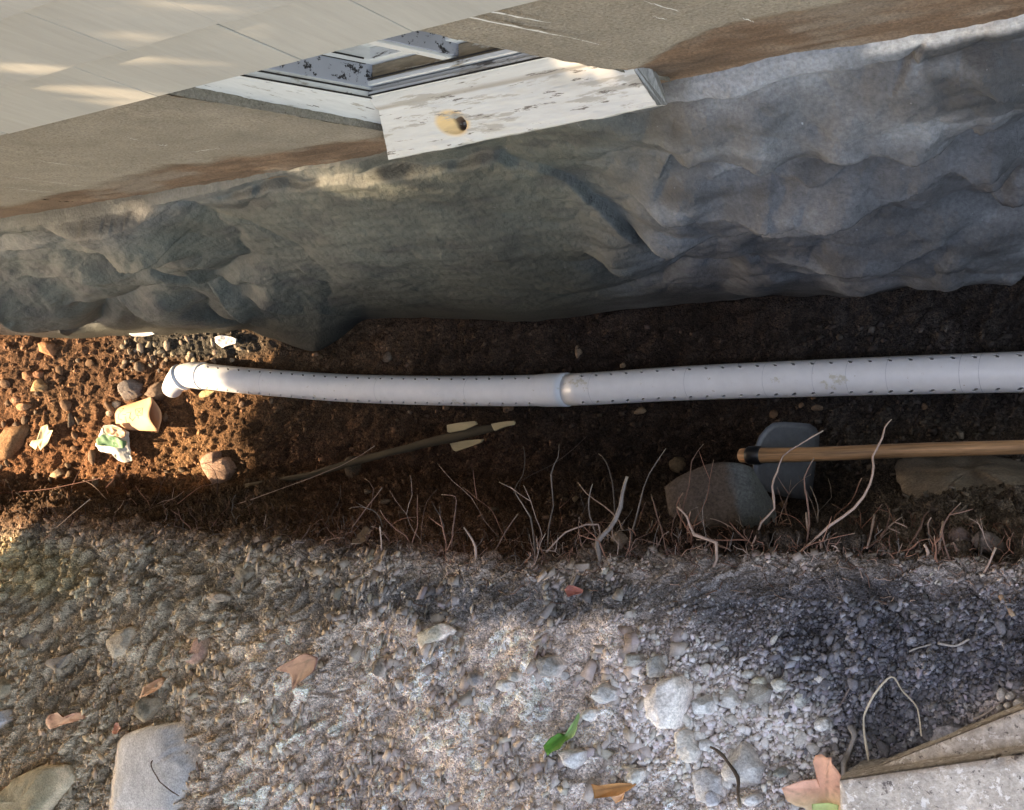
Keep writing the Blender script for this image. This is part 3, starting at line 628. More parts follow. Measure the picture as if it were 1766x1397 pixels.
# thin printed/scored bands round the pipe
for x in (1035, 660, 1192, 1330, 1413, 1475, 1535, 1668, 1700, 460, 820):
    i = np.argmin(np.abs(proj(PD)[:, 0] - x)); seg_ = PD[i:i + 2]
    V, f, X, _ = tube([seg_[0], seg_[0] + (seg_[1] - seg_[0]) / np.linalg.norm(seg_[1] - seg_[0]) * .0012], [R_ - .0004] * 2, 40, 0, cap=False); mesh('score_line', V, f, material('score_line', base=(.55, .57, .6), rough=.5, bump=0) if 'score' not in M else M['score'], pipe)
    if 'score' not in M: M['score'] = bpy.data.materials['score_line']
# elbow
ec = [onz(352, 648.5, .225), onz(346, 648, .226), onz(334, 647, .235), onz(318, 648.5, .245), onz(307, 655, .25), onz(300, 664, .245), onz(297, 671, .235)]
V, f, X, P = tube(ec, [R_ + .002, R_ + .0025, R_ + .001, R_ - .003, R_ - .005, R_ - .010, R_ - .012], 32, 5)
mesh('elbow', V, f, M['pvc'], pipe)
for k, g in ((17, 1.03),):
    q = P[k]; d_ = P[k + 1] - P[k]; d_ /= np.linalg.norm(d_); V, f, X, _ = tube([q - d_ * .004, q + d_ * .004], [(R_ + .003) * g * .98] * 2, 32); mesh('elbow_rim', V, f, M['pvc'], pipe)

# ------------------------------------------------------------------ hoe
hoe = empty('hoe', onz(1300, 785, .1), 'wide bladed digging hoe with a varnished wooden handle lying in the trench', 'hoe')
hp = [onz(1279, 785.5, .34), onz(1300, 785.5, .345), onz(1400, 783.5, .335), onz(1560, 777, .30), onz(1766, 771, .25), onz(2050, 762, .18)]
V, f, X, P = tube(hp, [.0190, .0213, .0194, .0184, .0180, .0185], 20, 8); mesh('handle', V, f, M['handle'], hoe, tex=X)
V, f, X, _ = tube([onz(1289, 785.5, .345), onz(1293, 785.5, .345), onz(1310, 785, .345), onz(1313, 785, .345)], [.0225, .0255, .0262, .024], 24); mesh('eye_ring', V, f, M['iron'], hoe)
bo = [(1307, 768), (1312, 752), (1322, 738), (1333, 729), (1352, 727.5), (1378, 729), (1396, 731), (1408, 738), (1415, 749), (1416, 768), (1410, 800), (1403, 840), (1399, 860), (1395, 863), (1380, 861), (1350, 856), (1330, 850), (1314, 842), (1306, 832), (1303, 812), (1304, 790)]
def bz(px, py): return .318 - (px - 1305) / 111 * .235 - .0 * py
Bt = np.array([onz(x, y, bz(x, y)) for x, y in bo]); c_ = Bt.mean(0); rings = []
e1 = Bt[10] - Bt[0]; e2 = Bt[4] - Bt[15]; nb_ = np.cross(e1, e2); nb_ /= np.linalg.norm(nb_); nb_ *= np.sign(nb_ @ (CAM - c_))
Vb = []; nb = len(bo)
for side in (1, -1):
    for k in range(7):
        s_ = 1 - k / 6; 
        for p in Bt:
            q = c_ + (p - c_) * s_; u = (q - c_) @ (e2 / np.linalg.norm(e2)); Vb.append(q + nb_ * (side * .0015 - 1.6 * (.1 ** 2 - u * u) ** 1 * .6 * (1)))
Vb = np.array(Vb); f = []
for side in (0, 1):
    for k in range(6):
        for i in range(nb):
            a = side * 7 * nb + k * nb + i; b_ = side * 7 * nb + k * nb + (i + 1) % nb; q = (a, b_, b_ + nb, a + nb); f.append(q if side == 0 else q[::-1])
for i in range(nb): j = (i + 1) % nb; f.append((j, i, 7 * nb + i, 7 * nb + j))
mesh('blade', Vb, f, M['steel'], hoe)
V, f, X, _ = tube([onz(1303, 787, .33), onz(1316, 787, .29), onz(1345, 790, .215)], [.017, .012, .004], 10, 3); mesh('blade_neck', V, f, M['iron'], hoe)

# ------------------------------------------------------------------ outline builder: stones, leaves, paper
def outline(pts, n=44, closed=True):
    a = np.array(pts, float); a = np.concatenate([a, a[:1]]); s = np.concatenate([[0], np.cumsum(np.linalg.norm(np.diff(a, axis=0), axis=1))]); t = np.linspace(0, s[-1], n, endpoint=False)
    return np.stack([np.interp(t, s, a[:, 0]), np.interp(t, s, a[:, 1])], -1)
def ell(x, y, w, h, rot=0, n=14, j=.13):
    r = random.Random(int(x * 7 + y)); o = []
    for k in range(n):
        a = 2 * math.pi * k / n; q = 1 + r.uniform(-j, j); dx = w / 2 * math.cos(a) * q; dy = h / 2 * math.sin(a) * q; c, s = math.cos(rot), math.sin(rot); o.append((x + dx * c - dy * s, y + dx * s + dy * c))
    return o
def stone(pts, colr, label, thick=None, cat='stone', group=None, name='stone', face=0, lift=0., rough=.16, n=44, tilt=(0, 0), flat=.35, parent=None, patch=None, nv=None, at=None, skirt=0):
    lift = lift or (.007 if pts[0][1] > 980 else 0)
    o = outline(pts, n); c = o.mean(0); Pc = G(*(at or c)); nrm = Gn(*c) if nv is None else np.array(nv) / np.linalg.norm(nv); D_ = depth(Pc)
    wd = min(np.ptp(o[:, 0]), np.ptp(o[:, 1])) * D_ / F
    th = thick if thick else wd * .45
    seed = int(c[0] * 3 + c[1]) % 999; d0 = Pc @ nrm
    def base(px, py):      # on the tangent plane through the ground point
        d = ray(px, py); t = (d0 - CAM @ nrm) / (d @ nrm); return CAM + d * t
    rr = [0, .25, .45, .62, .76, .87, .95, 1.0]; V = []; 
    up = nrm
    for r in rr[1:]:
        for q in o:
            p = c + (q - c) * r; h = th * (1 - r ** 2.6) ** flat + lift
            w_ = base(*p) + up * (h + tilt[0] * (p[0] - c[0]) / 100 + tilt[1] * (p[1] - c[1]) / 100); V.append(w_)
    V = np.array(V); V0 = base(*c) + up * (th + lift); V = np.concatenate([[V0], V])
    V = V + up * (th * rough * 2.2 * fbm(V, 1.1 / wd * 1.5, 4, seed))[:, None]
    # planes knock the top into facets
    cc = V.mean(0)
    for k in range(4):
        r_ = np.random.default_rng(seed + k); dv = up * r_.uniform(.55, 1) + r_.uniform(-.6, .6, 3); dv /= np.linalg.norm(dv); e = (V - cc) @ dv; lim = np.quantile(e, .82); V = V - np.outer(np.clip(e - lim, 0, None) * .85, dv)
    nn_ = n; lastr = V[-nn_:]; low = lastr - up * (th * .7 + .012 + skirt) - (lastr - cc) * .12; V = np.concatenate([V, low]); f = [(0, 1 + i, 1 + (i + 1) % nn_) for i in range(nn_)]
    for r in range(len(rr) - 1):
        for i in range(nn_):
            a = 1 + r * nn_ + i; b = 1 + r * nn_ + (i + 1) % nn_; f.append((a, a + nn_, b + nn_, b))
    f.append(tuple(range(len(V) - nn_, len(V))))
    cv = np.array(colr) * (1 + .3 * fbm(V, .8 / wd, 3, seed + 5)[:, None] + .18 * fbm(V, 4 / wd, 3, seed + 6)[:, None])
    dirt = (sstep(.3, .0, ((V - cc) @ up) / th + .35) * .55)[:, None]; cv = cv * (1 - dirt) + Gc(*c) * dirt
    if patch: pk, pcol = patch(proj(V)); cv = cv * (1 - pk[:, None]) + np.array(pcol) * pk[:, None]
    ob = mesh(name, V, f, M['rock'], parent, cv, smooth=True, loc=None if parent else base(*c))
    if not parent: tag(ob, label, cat, group)
    return ob
WH = (.55, .54, .51); PALE = (.42, .40, .36); TAN = (.33, .27, .19); GRY = (.20, .195, .185); DGR = (.13, .13, .13); PINK = (.36, .22, .17); ORG = (.42, .20, .10)
stone([(204, 1280), (240, 1258), (279, 1246), (401, 1236), (390, 1262), (374, 1290), (352, 1345), (325, 1390), (300, 1415), (230, 1425), (187, 1400), (186, 1362), (204, 1320)], (.50, .49, .48), 'large flat white stone with a thin twig across it at the lower left', thick=.055, rough=.1, n=70, flat=.25, lift=.028)
stone([(0, 1372), (34, 1344), (51, 1331), (85, 1317), (126, 1317), (134, 1338), (116, 1372), (92, 1410), (40, 1440), (-20, 1440), (-20, 1380)], (.29, .25, .16), 'rounded mossy tan boulder in the bottom left corner', thick=.06, n=60, rough=.35)
stone([(180, 1130), (192, 1105), (211, 1086), (231, 1079), (246, 1090), (240, 1110), (217, 1130), (194, 1139)], (.38, .32, .24), 'tan block of stone with a crack, above the flat white stone', thick=.035)
stone([(58, 1064), (76, 1073), (70, 1096), (84, 1105), (60, 1118), (37, 1132), (14, 1132), (35, 1094)], (.19, .17, .145), 'long flat slate lying slanted near the left edge', thick=.014, flat=.2, name='slate', cat='stone')
stone([(78, 1158), (85, 1137), (132, 1125), (116, 1147), (92, 1161)], (.15, .135, .12), 'pointed dark slate chip below the long slanted slate', thick=.012, flat=.2, name='slate', cat='stone')
stone([(343, 1100), (360, 1095), (369, 1107), (357, 1134), (340, 1147), (326, 1141), (334, 1118)], (.42, .26, .20), 'pink elongated stone with a dark seam on the left of the bank', thick=.022)
stone([(-12, 1166), (10, 1166), (31, 1178), (27, 1195), (0, 1209), (-20, 1206)], (.23, .20, .14), 'rounded brown stone cut by the left edge, the upper of two', thick=.04)
stone([(-10, 1230), (27, 1219), (27, 1236), (0, 1258), (-14, 1262)], (.45, .45, .47), 'pale blue grey stone cut by the left edge, the lower of two', thick=.03)
stone([(245, 1205), (256, 1200), (267, 1203), (272, 1219), (262, 1238), (246, 1250), (240, 1230)], (.20, .17, .12), 'smooth dark cobble between the brown leaf and the flat white stone', thick=.03)
stone([(411, 974), (425, 968), (438, 967), (440, 984), (421, 1008), (408, 998)], (.26, .22, .16), 'upright tan shard just below the left part of the rim', thick=.02)
stone([(365, 1030), (378, 1020), (392, 1026), (390, 1036), (372, 1040)], (.44, .34, .25), 'small peach stone left of centre on the bank', thick=.02)
stone([(726, 1093), (748, 1084), (770, 1074), (787, 1086), (768, 1103), (745, 1112), (730, 1125)], (.46, .42, .33), 'pale wedge of stone on the middle of the bank', thick=.022)
stone([(650, 1140), (668, 1132), (676, 1152), (668, 1168), (655, 1160)], (.21, .175, .14), 'triangular brown stone left of the pale wedge', thick=.03)
stone([(937, 1137), (950, 1130), (967, 1130), (980, 1147), (971, 1168), (947, 1166), (934, 1158)], (.29, .28, .26), 'large grey cobble left of the white stones', thick=.045)
stone(ell(824, 1171, 26, 24), (.20, .19, .185), 'round dark pebble set in the sandy soil', thick=.02)
stone(ell(876, 1181, 26, 22), WH, 'small white pebble beside the round dark pebble', thick=.02)
stone(ell(895, 1166, 22, 18), PALE, 'pale pebble left of the large grey cobble', thick=.018)
stone([(1032, 1202), (1038, 1187), (1049, 1175), (1062, 1181), (1074, 1189), (1070, 1206), (1045, 1214)], (.55, .55, .53), 'white angular stone left of the biggest white rock', thick=.035)
stone([(1127, 1202), (1140, 1185), (1158, 1168), (1180, 1164), (1193, 1181), (1192, 1200), (1186, 1225), (1176, 1256), (1158, 1256), (1134, 1238)], (.62, .58, .54), 'biggest white rock on the gravel bank', thick=.06, n=60)
stone([(1120, 1150), (1130, 1134), (1143, 1129), (1154, 1155), (1150, 1168), (1130, 1168)], (.40, .40, .38), 'grey white stone just above the biggest white rock', thick=.035)
stone([(1083, 1148), (1090, 1127), (1110, 1128), (1116, 1140), (1103, 1151)], (.38, .37, .33), 'pale stone left of the grey white stone above the biggest rock', thick=.025)
stone([(971, 1294), (990, 1291), (1015, 1294), (1013, 1315), (1000, 1326), (980, 1318)], (.58, .57, .56), 'white stone just below the green leaf', thick=.03)
stone(ell(1022, 1232, 24, 22), WH, 'small white pebble above the tip of the green leaf', thick=.02)
stone([(1203, 1205), (1222, 1198), (1234, 1208), (1232, 1230), (1208, 1232)], (.60, .60, .58), 'cube shaped white stone right of the biggest rock', thick=.032)
stone([(1264, 1174), (1273, 1192), (1282, 1212), (1266, 1222), (1250, 1219), (1257, 1195)], (.56, .54, .50), 'tall pointed white stone right of the cube shaped one', thick=.025)
stone([(1173, 1262), (1188, 1254), (1200, 1264), (1212, 1295), (1206, 1313), (1190, 1316), (1177, 1296)], (.56, .53, .48), 'long white stone below the biggest white rock', thick=.03)
stone([(1268, 1290), (1285, 1273), (1303, 1288), (1322, 1321), (1318, 1351), (1292, 1362), (1262, 1351), (1253, 1332)], (.47, .46, .44), 'large pale rock by the dark twig at the bottom', thick=.035, n=56)
stone(ell(1312, 1198, 46, 40), (.33, .31, .27), 'grainy tan lump among the white pebbles', thick=.02)
stone(ell(1425, 1249, 28, 24), (.55, .55, .53), 'lone white pebble in the dark gravel left of the arched twig', thick=.022)
stone(ell(1388, 1205, 20, 30, .2), (.50, .50, .45), 'white chip on the edge of the dark gravel', thick=.02)
stone(ell(1348, 1182, 28, 24), (.55, .54, .48), 'cream pebble at the top right of the white gravel patch', thick=.022)
stone(ell(1315, 1178, 24, 24), (.56, .54, .44), 'yellowish white pebble at the top of the white gravel patch', thick=.022)
stone(ell(1296, 1163, 22, 16), (.55, .54, .5), 'flat white pebble highest in the white gravel patch', thick=.016)
stone(ell(1227, 1284, 26, 24), (.58, .57, .54), 'bright white pebble below the cube shaped stone', thick=.022)
stone(ell(1100, 1338, 30, 34, .4), (.52, .51, .47), 'white pebble touching the tip of the orange brown leaf', thick=.02)
stone([(1200, 1330), (1222, 1322), (1250, 1338), (1262, 1370), (1240, 1388), (1205, 1380)], (.44, .44, .44), 'flat pale grey stone left of the rock with the dark twig', thick=.02, flat=.25)
stone(ell(1300, 1378, 30, 24), (.42, .42, .42), 'round grey pebble at the bottom beside the dark twig', thick=.02)
stone(ell(1236, 1376, 30, 30, 0.3), (.45, .45, .47), 'pale stone at the bottom edge beneath the flat grey one', thick=.02)
stone([(1608, 1277), (1621, 1253), (1659, 1246), (1684, 1250), (1670, 1275), (1620, 1290)], (.28, .28, .31), 'thin grey slab poking out from behind the concrete blocks', thick=.012, flat=.2, cat='stone', name='slab')
stone(ell(1353, 1331, 26, 20), (.22, .23, .21), 'greenish dark pebble above the orange maple leaf', thick=.02)
for i, (x, y, a, b) in enumerate([(1732, 1199, 15, 26), (1748, 1200, 16, 18), (1743, 1217, 14, 13), (1730, 1220, 12, 12), (1760, 1213, 16, 20)]):
    stone(ell(x, y, a, b, .2 * i), (.48, .45, .42), ['long pale pebble leftmost in the cluster above the concrete', 'round pale pebble in the middle of the cluster above the concrete', 'small lower pebble in the cluster above the concrete', 'tiny pebble nearest the concrete in its cluster', 'pebble at the right end of the cluster above the concrete'][i], thick=.018, n=24, cat='pebble', name='pebble')
# stones down in the trench
stone([(352, 788), (365, 779), (382, 777), (379, 789), (398, 787), (416, 782), (428, 788), (412, 803), (400, 828), (384, 842), (363, 842), (350, 813)], (.40, .26, .19), 'heart shaped pinkish stone at the foot of the left bank', thick=.05, n=56)
stone([(67, 592), (80, 588), (94, 592), (101, 605), (97, 616), (71, 606)], ORG, 'orange brick like stone below the foundation at far left', thick=.03)
stone([(53, 663), (71, 652), (83, 665), (79, 675), (58, 675)], (.50, .32, .16), 'yellow angular stone in the sunlit clay', thick=.03)
stone(ell(40, 701, 22, 14), (.48, .27, .15), 'small orange stone left of the pale leaf', thick=.02)
stone([(0, 751), (13, 736), (45, 730), (50, 742), (36, 768), (21, 790), (-14, 800), (-14, 760)], (.36, .20, .10), 'big orange clay clod at the left edge', thick=.05, rough=.3)
stone([(84, 821), (103, 807), (112, 818), (99, 825)], (.52, .38, .24), 'pale sharp stone lying at the foot of the sunlit slope', thick=.02)
stone(ell(50, 648, 26, 16), (.34, .17, .09), 'reddish stone just above the yellow angular one', thick=.02)
stone(ell(67, 646, 16, 14), (.33, .16, .09), 'small red stone touching the yellow angular one', thick=.02)
stone(ell(28, 690, 18, 12), (.36, .2, .12), 'small brown stone near the left edge in the clay', thick=.018)
stone([(212, 659), (236, 652), (252, 663), (250, 680), (236, 690), (222, 694), (211, 674)], (.20, .17, .15), 'rough grey rock between the cup and the pipe elbow', thick=.05, rough=.35)
stone([(255, 680), (270, 659), (290, 657), (298, 676), (279, 691)], (.20, .14, .10), 'brown rock under the mouth of the pipe elbow', thick=.045, rough=.3)
stone(ell(202, 697, 13, 14), (.6, .5, .36), 'pale chip beside the cup, the upper of two', thick=.02, n=24)
stone(ell(191, 712, 11, 13), (.6, .5, .36), 'pale round pebble beside the cup, the lower of two', thick=.02, n=24)
stone([(340, 677), (360, 671), (374, 674), (362, 684), (345, 687)], (.5, .38, .2), 'yellow lump against the underside of the pipe', thick=.015, n=30)
stone(ell(610, 812, 34, 26, -.3), (.11, .085, .06), 'dark stone under the broken stake', thick=.05)
stone([(1149, 846), (1172, 828), (1198, 816), (1230, 806), (1258, 803), (1296, 804), (1303, 830), (1307, 870), (1306, 896), (1270, 912), (1230, 920), (1190, 924), (1158, 902)], (.105, .078, .062), 'big brown rock with a blue grey face wedged in the bank beside the hoe blade', thick=.06, n=70, flat=.3, rough=.12, nv=(.1, .45, .88), at=(1225, 912), skirt=.16, patch=lambda p: (sstep(1252, 1262, p[:, 0] - (p[:, 1] - 810) * .22), (.105, .112, .112)))
stone([(1541, 801), (1590, 792), (1660, 790), (1741, 786), (1800, 786), (1800, 872), (1756, 863), (1700, 868), (1628, 861), (1583, 882), (1560, 869), (1548, 832)], (.22, .175, .13), 'flaky pale lump of old mortar in the bank below the hoe handle', thick=.022, n=90, flat=.2, rough=.5)
stone([(1639, 925), (1647, 914), (1662, 911), (1678, 922), (1682, 938), (1668, 950), (1642, 946)], (.19, .14, .125), 'round brown cobble on the rim at the right', thick=.04, nv=(0, .35, .93), skirt=.05)
stone(ell(1703, 938, 46, 36), (.2, .155, .13), 'tan cobble right of the round brown one on the rim', thick=.04, nv=(0, .35, .93), skirt=.05)
stone(ell(1170, 802, 26, 30), (.22, .15, .09), 'ochre stone in the shadow above the big brown rock', thick=.03)
stone(ell(1072, 940, 34, 20), (.26, .2, .16), 'small tan stone on the rim behind the thickest root', thick=.03)
for i, (x, y) in enumerate([(1700, 500), (1743, 520)]): pass

# free standing rocks of many sizes: 6 shapes x palettes, individual objects
def rockmesh(seed, sub=2):
    import bmesh
    bm = bmesh.new(); bmesh.ops.create_icosphere(bm, subdivisions=sub, radius=1); V = np.array([v.co[:] for v in bm.verts]); r = np.random.default_rng(seed)
    for k in range(9):
        dv = r.normal(size=3); dv /= np.linalg.norm(dv); e = V @ dv; V = V - np.outer(np.clip(e - r.uniform(.45, .8), 0, None) * .9, dv)
    V = V * (1 + .12 * fbm(V, 1.6, 3, seed)[:, None]) * r.uniform([.8, .6, .4], [1.1, .9, .7])
    Fc = np.array([[v.index for v in f.verts] for f in bm.faces]); bm.free(); return V, Fc
SH = [rockmesh(100 + i) for i in range(7)]
pal = {'pale': [(.40, .38, .34), (.52, .50, .47), (.46, .43, .38), (.58, .56, .52), (.35, .33, .31)], 'tan': [(.30, .25, .17), (.22, .19, .14), (.36, .29, .2), (.26, .19, .14), (.33, .3, .25)], 'dark': [(.11, .11, .12), (.16, .16, .175), (.20, .20, .22), (.09, .09, .1), (.24, .24, .26)], 'clay': [(.16, .09, .05), (.11, .075, .05), (.21, .12, .07), (.13, .10, .075), (.26, .17, .1)]}
PM = {k: material('stone_' + k, ramp=v, rough=.9, nscale=60, var=.3, fine=(220, .35), bump=.9, bscale=150, dist=.003, spec=.2) for k, v in pal.items()}
MD = {}
for k in pal:
    for i, (V, Fc) in enumerate(SH):
        me = bpy.data.meshes.new('stone'); me.from_pydata(V.tolist(), [], Fc.tolist()); me.materials.append(PM[k]); me.polygons.foreach_set('use_smooth', np.ones(len(me.polygons), bool)); MD[k, i] = me
def scatter(nm, label, cat, group, n, region, sizes, k, flat=1., sink=.3):
    m = 0
    while m < n:
        px, py = region()
        if px is None: continue
        p = G(px, py); nv = Gn(px, py); s = random.uniform(*sizes) * (1 if random.random() < .75 else 1.4)
        o = bpy.data.objects.new(nm, MD[k, random.randrange(7)]); COL.objects.link(o)
        o.location = (p + nv * s * .5 * (1 - sink) * .6).tolist(); o.scale = (s * .6, s * .5, s * .5 * flat)
        q = Vector(nv).to_track_quat('Z', 'Y') @ mathutils.Euler((random.uniform(-.3, .3), random.uniform(-.3, .3), random.uniform(0, 6.28))).to_quaternion(); o.rotation_mode = 'QUATERNION'; o.rotation_quaternion = q
        tag(o, label, cat, group); m += 1
def reg(x0, x1, y0, y1): return lambda: (random.uniform(x0, x1), random.uniform(y0, y1))
def gauss(x, y, sx, sy):
    def g():
        a, b = random.gauss(x, sx), random.gauss(y, sy); return (a, b) if 0 < a < 1766 and 960 < b < 1400 else (None, None)
    return g
scatter('pebble', 'small white pebble in the loose white gravel patch on the bank', 'pebble', 'white pebbles of the gravel patch', 100, gauss(1245, 1235, 85, 70), (.011, .026), 'pale')
scatter('pebble', 'small tan stone in the dry soil of the left bank', 'stone', 'tan stones on the left of the bank', 55, reg(0, 760, 1010, 1395), (.014, .030), 'tan')
scatter('pebble', 'small pale stone in the sandy middle of the bank', 'stone', 'pale stones in the middle of the bank', 35, reg(600, 1150, 1080, 1395), (.011, .024), 'pale')
scatter('pebble', 'dark grey stone among the cinders on the right of the bank', 'stone', 'dark stones on the right of the bank', 45, reg(1320, 1766, 1060, 1300), (.012, .026), 'dark')
scatter('stone', 'brown stone half buried in the dark trench soil', 'stone', 'brown stones in the trench', 45, reg(380, 1766, 600, 900), (.020, .045), 'clay')
scatter('stone', 'small stone in the gravel drift by the pipe elbow', 'stone', 'stones in the gravel drift behind the pipe elbow', 50, reg(215, 440, 583, 640), (.015, .04), 'tan')
scatter('stone', 'orange brown clod on the sunlit clay slope', 'clod', 'clods on the sunlit clay slope', 40, reg(0, 330, 600, 840), (.022, .06), 'clay')

# gravel and crumbs nobody could count: tens of thousands of small angular grains
t = (1 + 5 ** .5) / 2
ICO = np.array([(-1, t, 0), (1, t, 0), (-1, -t, 0), (1, -t, 0), (0, -1, t), (0, 1, t), (0, -1, -t), (0, 1, -t), (t, 0, -1), (t, 0, 1), (-t, 0, -1), (-t, 0, 1)], float); ICO /= np.linalg.norm(ICO[0])
IF = np.array([(0, 11, 5), (0, 5, 1), (0, 1, 7), (0, 7, 10), (0, 10, 11), (1, 5, 9), (5, 11, 4), (11, 10, 2), (10, 7, 6), (7, 1, 8), (3, 9, 4), (3, 4, 2), (3, 2, 6), (3, 6, 8), (3, 8, 9), (4, 9, 5), (2, 4, 11), (6, 2, 10), (8, 6, 7), (9, 8, 1)])
CUB = np.array([(x, y, z) for z in (-1, 1) for y in (-1, 1) for x in (-1, 1)], float) * .68
CF = np.array([(0, 2, 1), (1, 2, 3), (4, 5, 6), (5, 7, 6), (0, 1, 4), (1, 5, 4), (2, 6, 3), (3, 6, 7), (0, 4, 2), (2, 4, 6), (1, 3, 5), (3, 7, 5)])
def grains(name, label, N, pxr, pyfun, size, pwr, light, flat=(.35, .8), sink=.1, satur=1., cube=True, tri=None):
    TPL, TF = (CUB, CF) if cube else (ICO, IF)
    px = rng.uniform(*pxr, N) if tri is None else rng.triangular(*tri, N); ci = np.interp(px, PX, np.arange(nc)); i = ci.astype(int); py = pyfun(px, N)
    colY = GY[:, i]; j = np.argmin(np.abs(colY - py[None, :]), 0) if N < 6000 else np.concatenate([np.argmin(np.abs(GY[:, i[k:k + 4000]] - py[None, k:k + 4000]), 0) for k in range(0, N, 4000)])
    j = np.clip(j, 1, nr - 2); p = GP[j, i] * (1 - (ci - i))[:, None] + GP[j, np.minimum(i + 1, nc - 1)] * (ci - i)[:, None]; nv = N0[j, i]
    s = size[0] + (size[1] - size[0]) * rng.random(N) ** pwr
    if name in ('gravel', 'soil_flakes'): dn = fbm(p[:, :2], 7, 4, 77); s = s * np.where(rng.random(N) < sstep(-.25, .25, dn), 1, .38)
    if 'gravel' == name: s = s * (1 - .42 * np.exp(-((px - 860) / 280) ** 2) * (py > 1060))
    V = (TPL[None] * (1 + rng.uniform(-.3, .3, (N, len(TPL), 1))) + rng.normal(0, .17, (N, len(TPL), 3))) * np.stack([rng.uniform(.7, 1.5, N), rng.uniform(.5, 1, N), rng.uniform(*flat, N)], -1)[:, None] * s[:, None, None] * .5
    a = rng.normal(0, .55, N) + math.radians(38); ca_, sa_ = np.cos(a), np.sin(a); tl = rng.normal(0, .35, N)
    x = V[..., 0] * ca_[:, None] - V[..., 1] * sa_[:, None]; y = V[..., 0] * sa_[:, None] + V[..., 1] * ca_[:, None]; z = V[..., 2] + x * tl[:, None]
    # frame on the slope
    tx = np.array([1., 0, 0]) - nv * nv[:, :1]; tx /= np.linalg.norm(tx, axis=1)[:, None]; ty_ = np.cross(nv, tx)
    W_ = p[:, None] + x[..., None] * tx[:, None] + y[..., None] * ty_[:, None] + (z + (s * (.5 - sink) * .5)[:, None])[..., None] * nv[:, None]
    base = GC[j, i]; g = rng.random(N); br = np.where(g < light[0], rng.uniform(1.4, 2.3, N), rng.uniform(.72, 1.3, N)); c = base * br[:, None]
    gm = c.mean(1, keepdims=True); c = gm + (c - gm) * satur; tint = rng.normal(0, .022, (N, 3)); c = c * (1 + tint); c = c * np.minimum(1, light[1] / c.max(1, keepdims=True))
    Fc = (TF[None] + (np.arange(N) * len(TPL))[:, None, None]).reshape(-1, 3)
    o = mesh(name, W_.reshape(-1, 3), Fc, M['gravel'], col=np.repeat(c, len(TPL), 0), smooth=False); return tag(o, label, None, None, 'stuff')
rim_at = lambda px: np.interp(px, PX, yR)
base_at = lambda px: np.interp(px, PX, yB)
grains('gravel', 'loose gravel and soil crumbs covering the bank', 48000, (-30, 1800), lambda px, N: rim_at(px) + 5 + (1410 - rim_at(px)) * rng.random(N), (.0025, .013), 3.9, (.20, .62), flat=(.25, .7))
grains('soil_flakes', 'flat earthy flakes on the dry left side of the bank', 8500, (-30, 900), lambda px, N: rim_at(px) + 10 + (1410 - rim_at(px)) * rng.random(N), (.010, .038), 2.2, (.12, .42), flat=(.12, .32), tri=(-30, 0, 1250))
def pc_(px, N): return 1225 + 75 * rng.normal(size=N)
def pgauss(N, x, sx): return np.clip(rng.normal(x, sx, N), 0, 1766)
grains('white_gravel', 'patch of loose white gravel', 2600, (1080, 1440), lambda px, N: np.clip(1235 + 62 * rng.normal(size=N), 1100, 1410), (.006, .020), 1.8, (.75, .66), flat=(.5, .9), satur=.6, cube=False)
grains('cinders', 'dark cinders and chippings on the right of the bank', 9000, (1240, 1800), lambda px, N: rng.uniform(1030, 1400, N), (.004, .015), 2.2, (.28, .42), flat=(.3, .8), satur=.8, tri=(1050, 1650, 1810))
grains('trench_crumbs', 'earth crumbs on the trench floor and bank face', 12000, (-30, 1800), lambda px, N: rng.uniform(560, 960, N), (.003, .022), 3.6, (.10, .40), flat=(.3, .8))

# ------------------------------------------------------------------ roots and twigs
def twig(name, pts, zt_, r, colr, label, cat, group=None, lift0=0., sm=4, n=6, jit=.0, ground=False):
    """first point sits on the ground, the last hangs at height zt_ (None: lies on the ground)"""
    W_ = []; m = len(pts); r = tuple(q * (.68 if 'root' == name else 1) for q in r); sm = 2 if name == 'root' else sm
    b = G(*pts[0]) ; 
    for k, (x, y) in enumerate(pts):
        u = k / (m - 1)
        if zt_ is None: p = G(x, y) + Gn(x, y) * (r[0] * .8 + lift0 * 1.0)
        else: p = onz(x, y, b[2] - .01 + (zt_ - b[2] + .01) * u)
        W_.append(p)
    W_ = np.array(W_)
    rnd = random.Random(int(pts[0][0] * 31 + pts[0][1]))
    rv = np.interp(np.linspace(0, 1, 40), np.linspace(0, 1, len(r)), r); V, f, X, P = tube(W_, r, n, sm)
    rr2 = np.repeat(np.interp(np.linspace(0, 1, len(P)), np.linspace(0, 1, 40), rv), n)[:, None]; Pr = np.repeat(P, n, 0)
    V = Pr + (V - Pr) * (.85 + .3 * vnoise(V, 55, 8)[:, None]) + 1.1 * rr2 * np.stack([vnoise(Pr, 28, 9), vnoise(Pr, 28, 10), vnoise(Pr, 28, 11)], -1)
    c = np.array(colr) * (1 + .25 * fbm(V, 40, 2, 5)[:, None]); tipc = sstep(.9, 1, np.repeat(np.linspace(0, 1, len(P)), n))[:, None] * .4; c = c * (1 - tipc) + cz(.5, .42, .3) * tipc
    o = mesh(name, V, f, M['root'], None, c, loc=W_[0]); return tag(o, label, cat, group)
RC = (.17, .10, .075); RL = (.34, .24, .19); RG = (.17, .14, .12)
def zr_at(px): return float(np.interp(px, PX, zr))
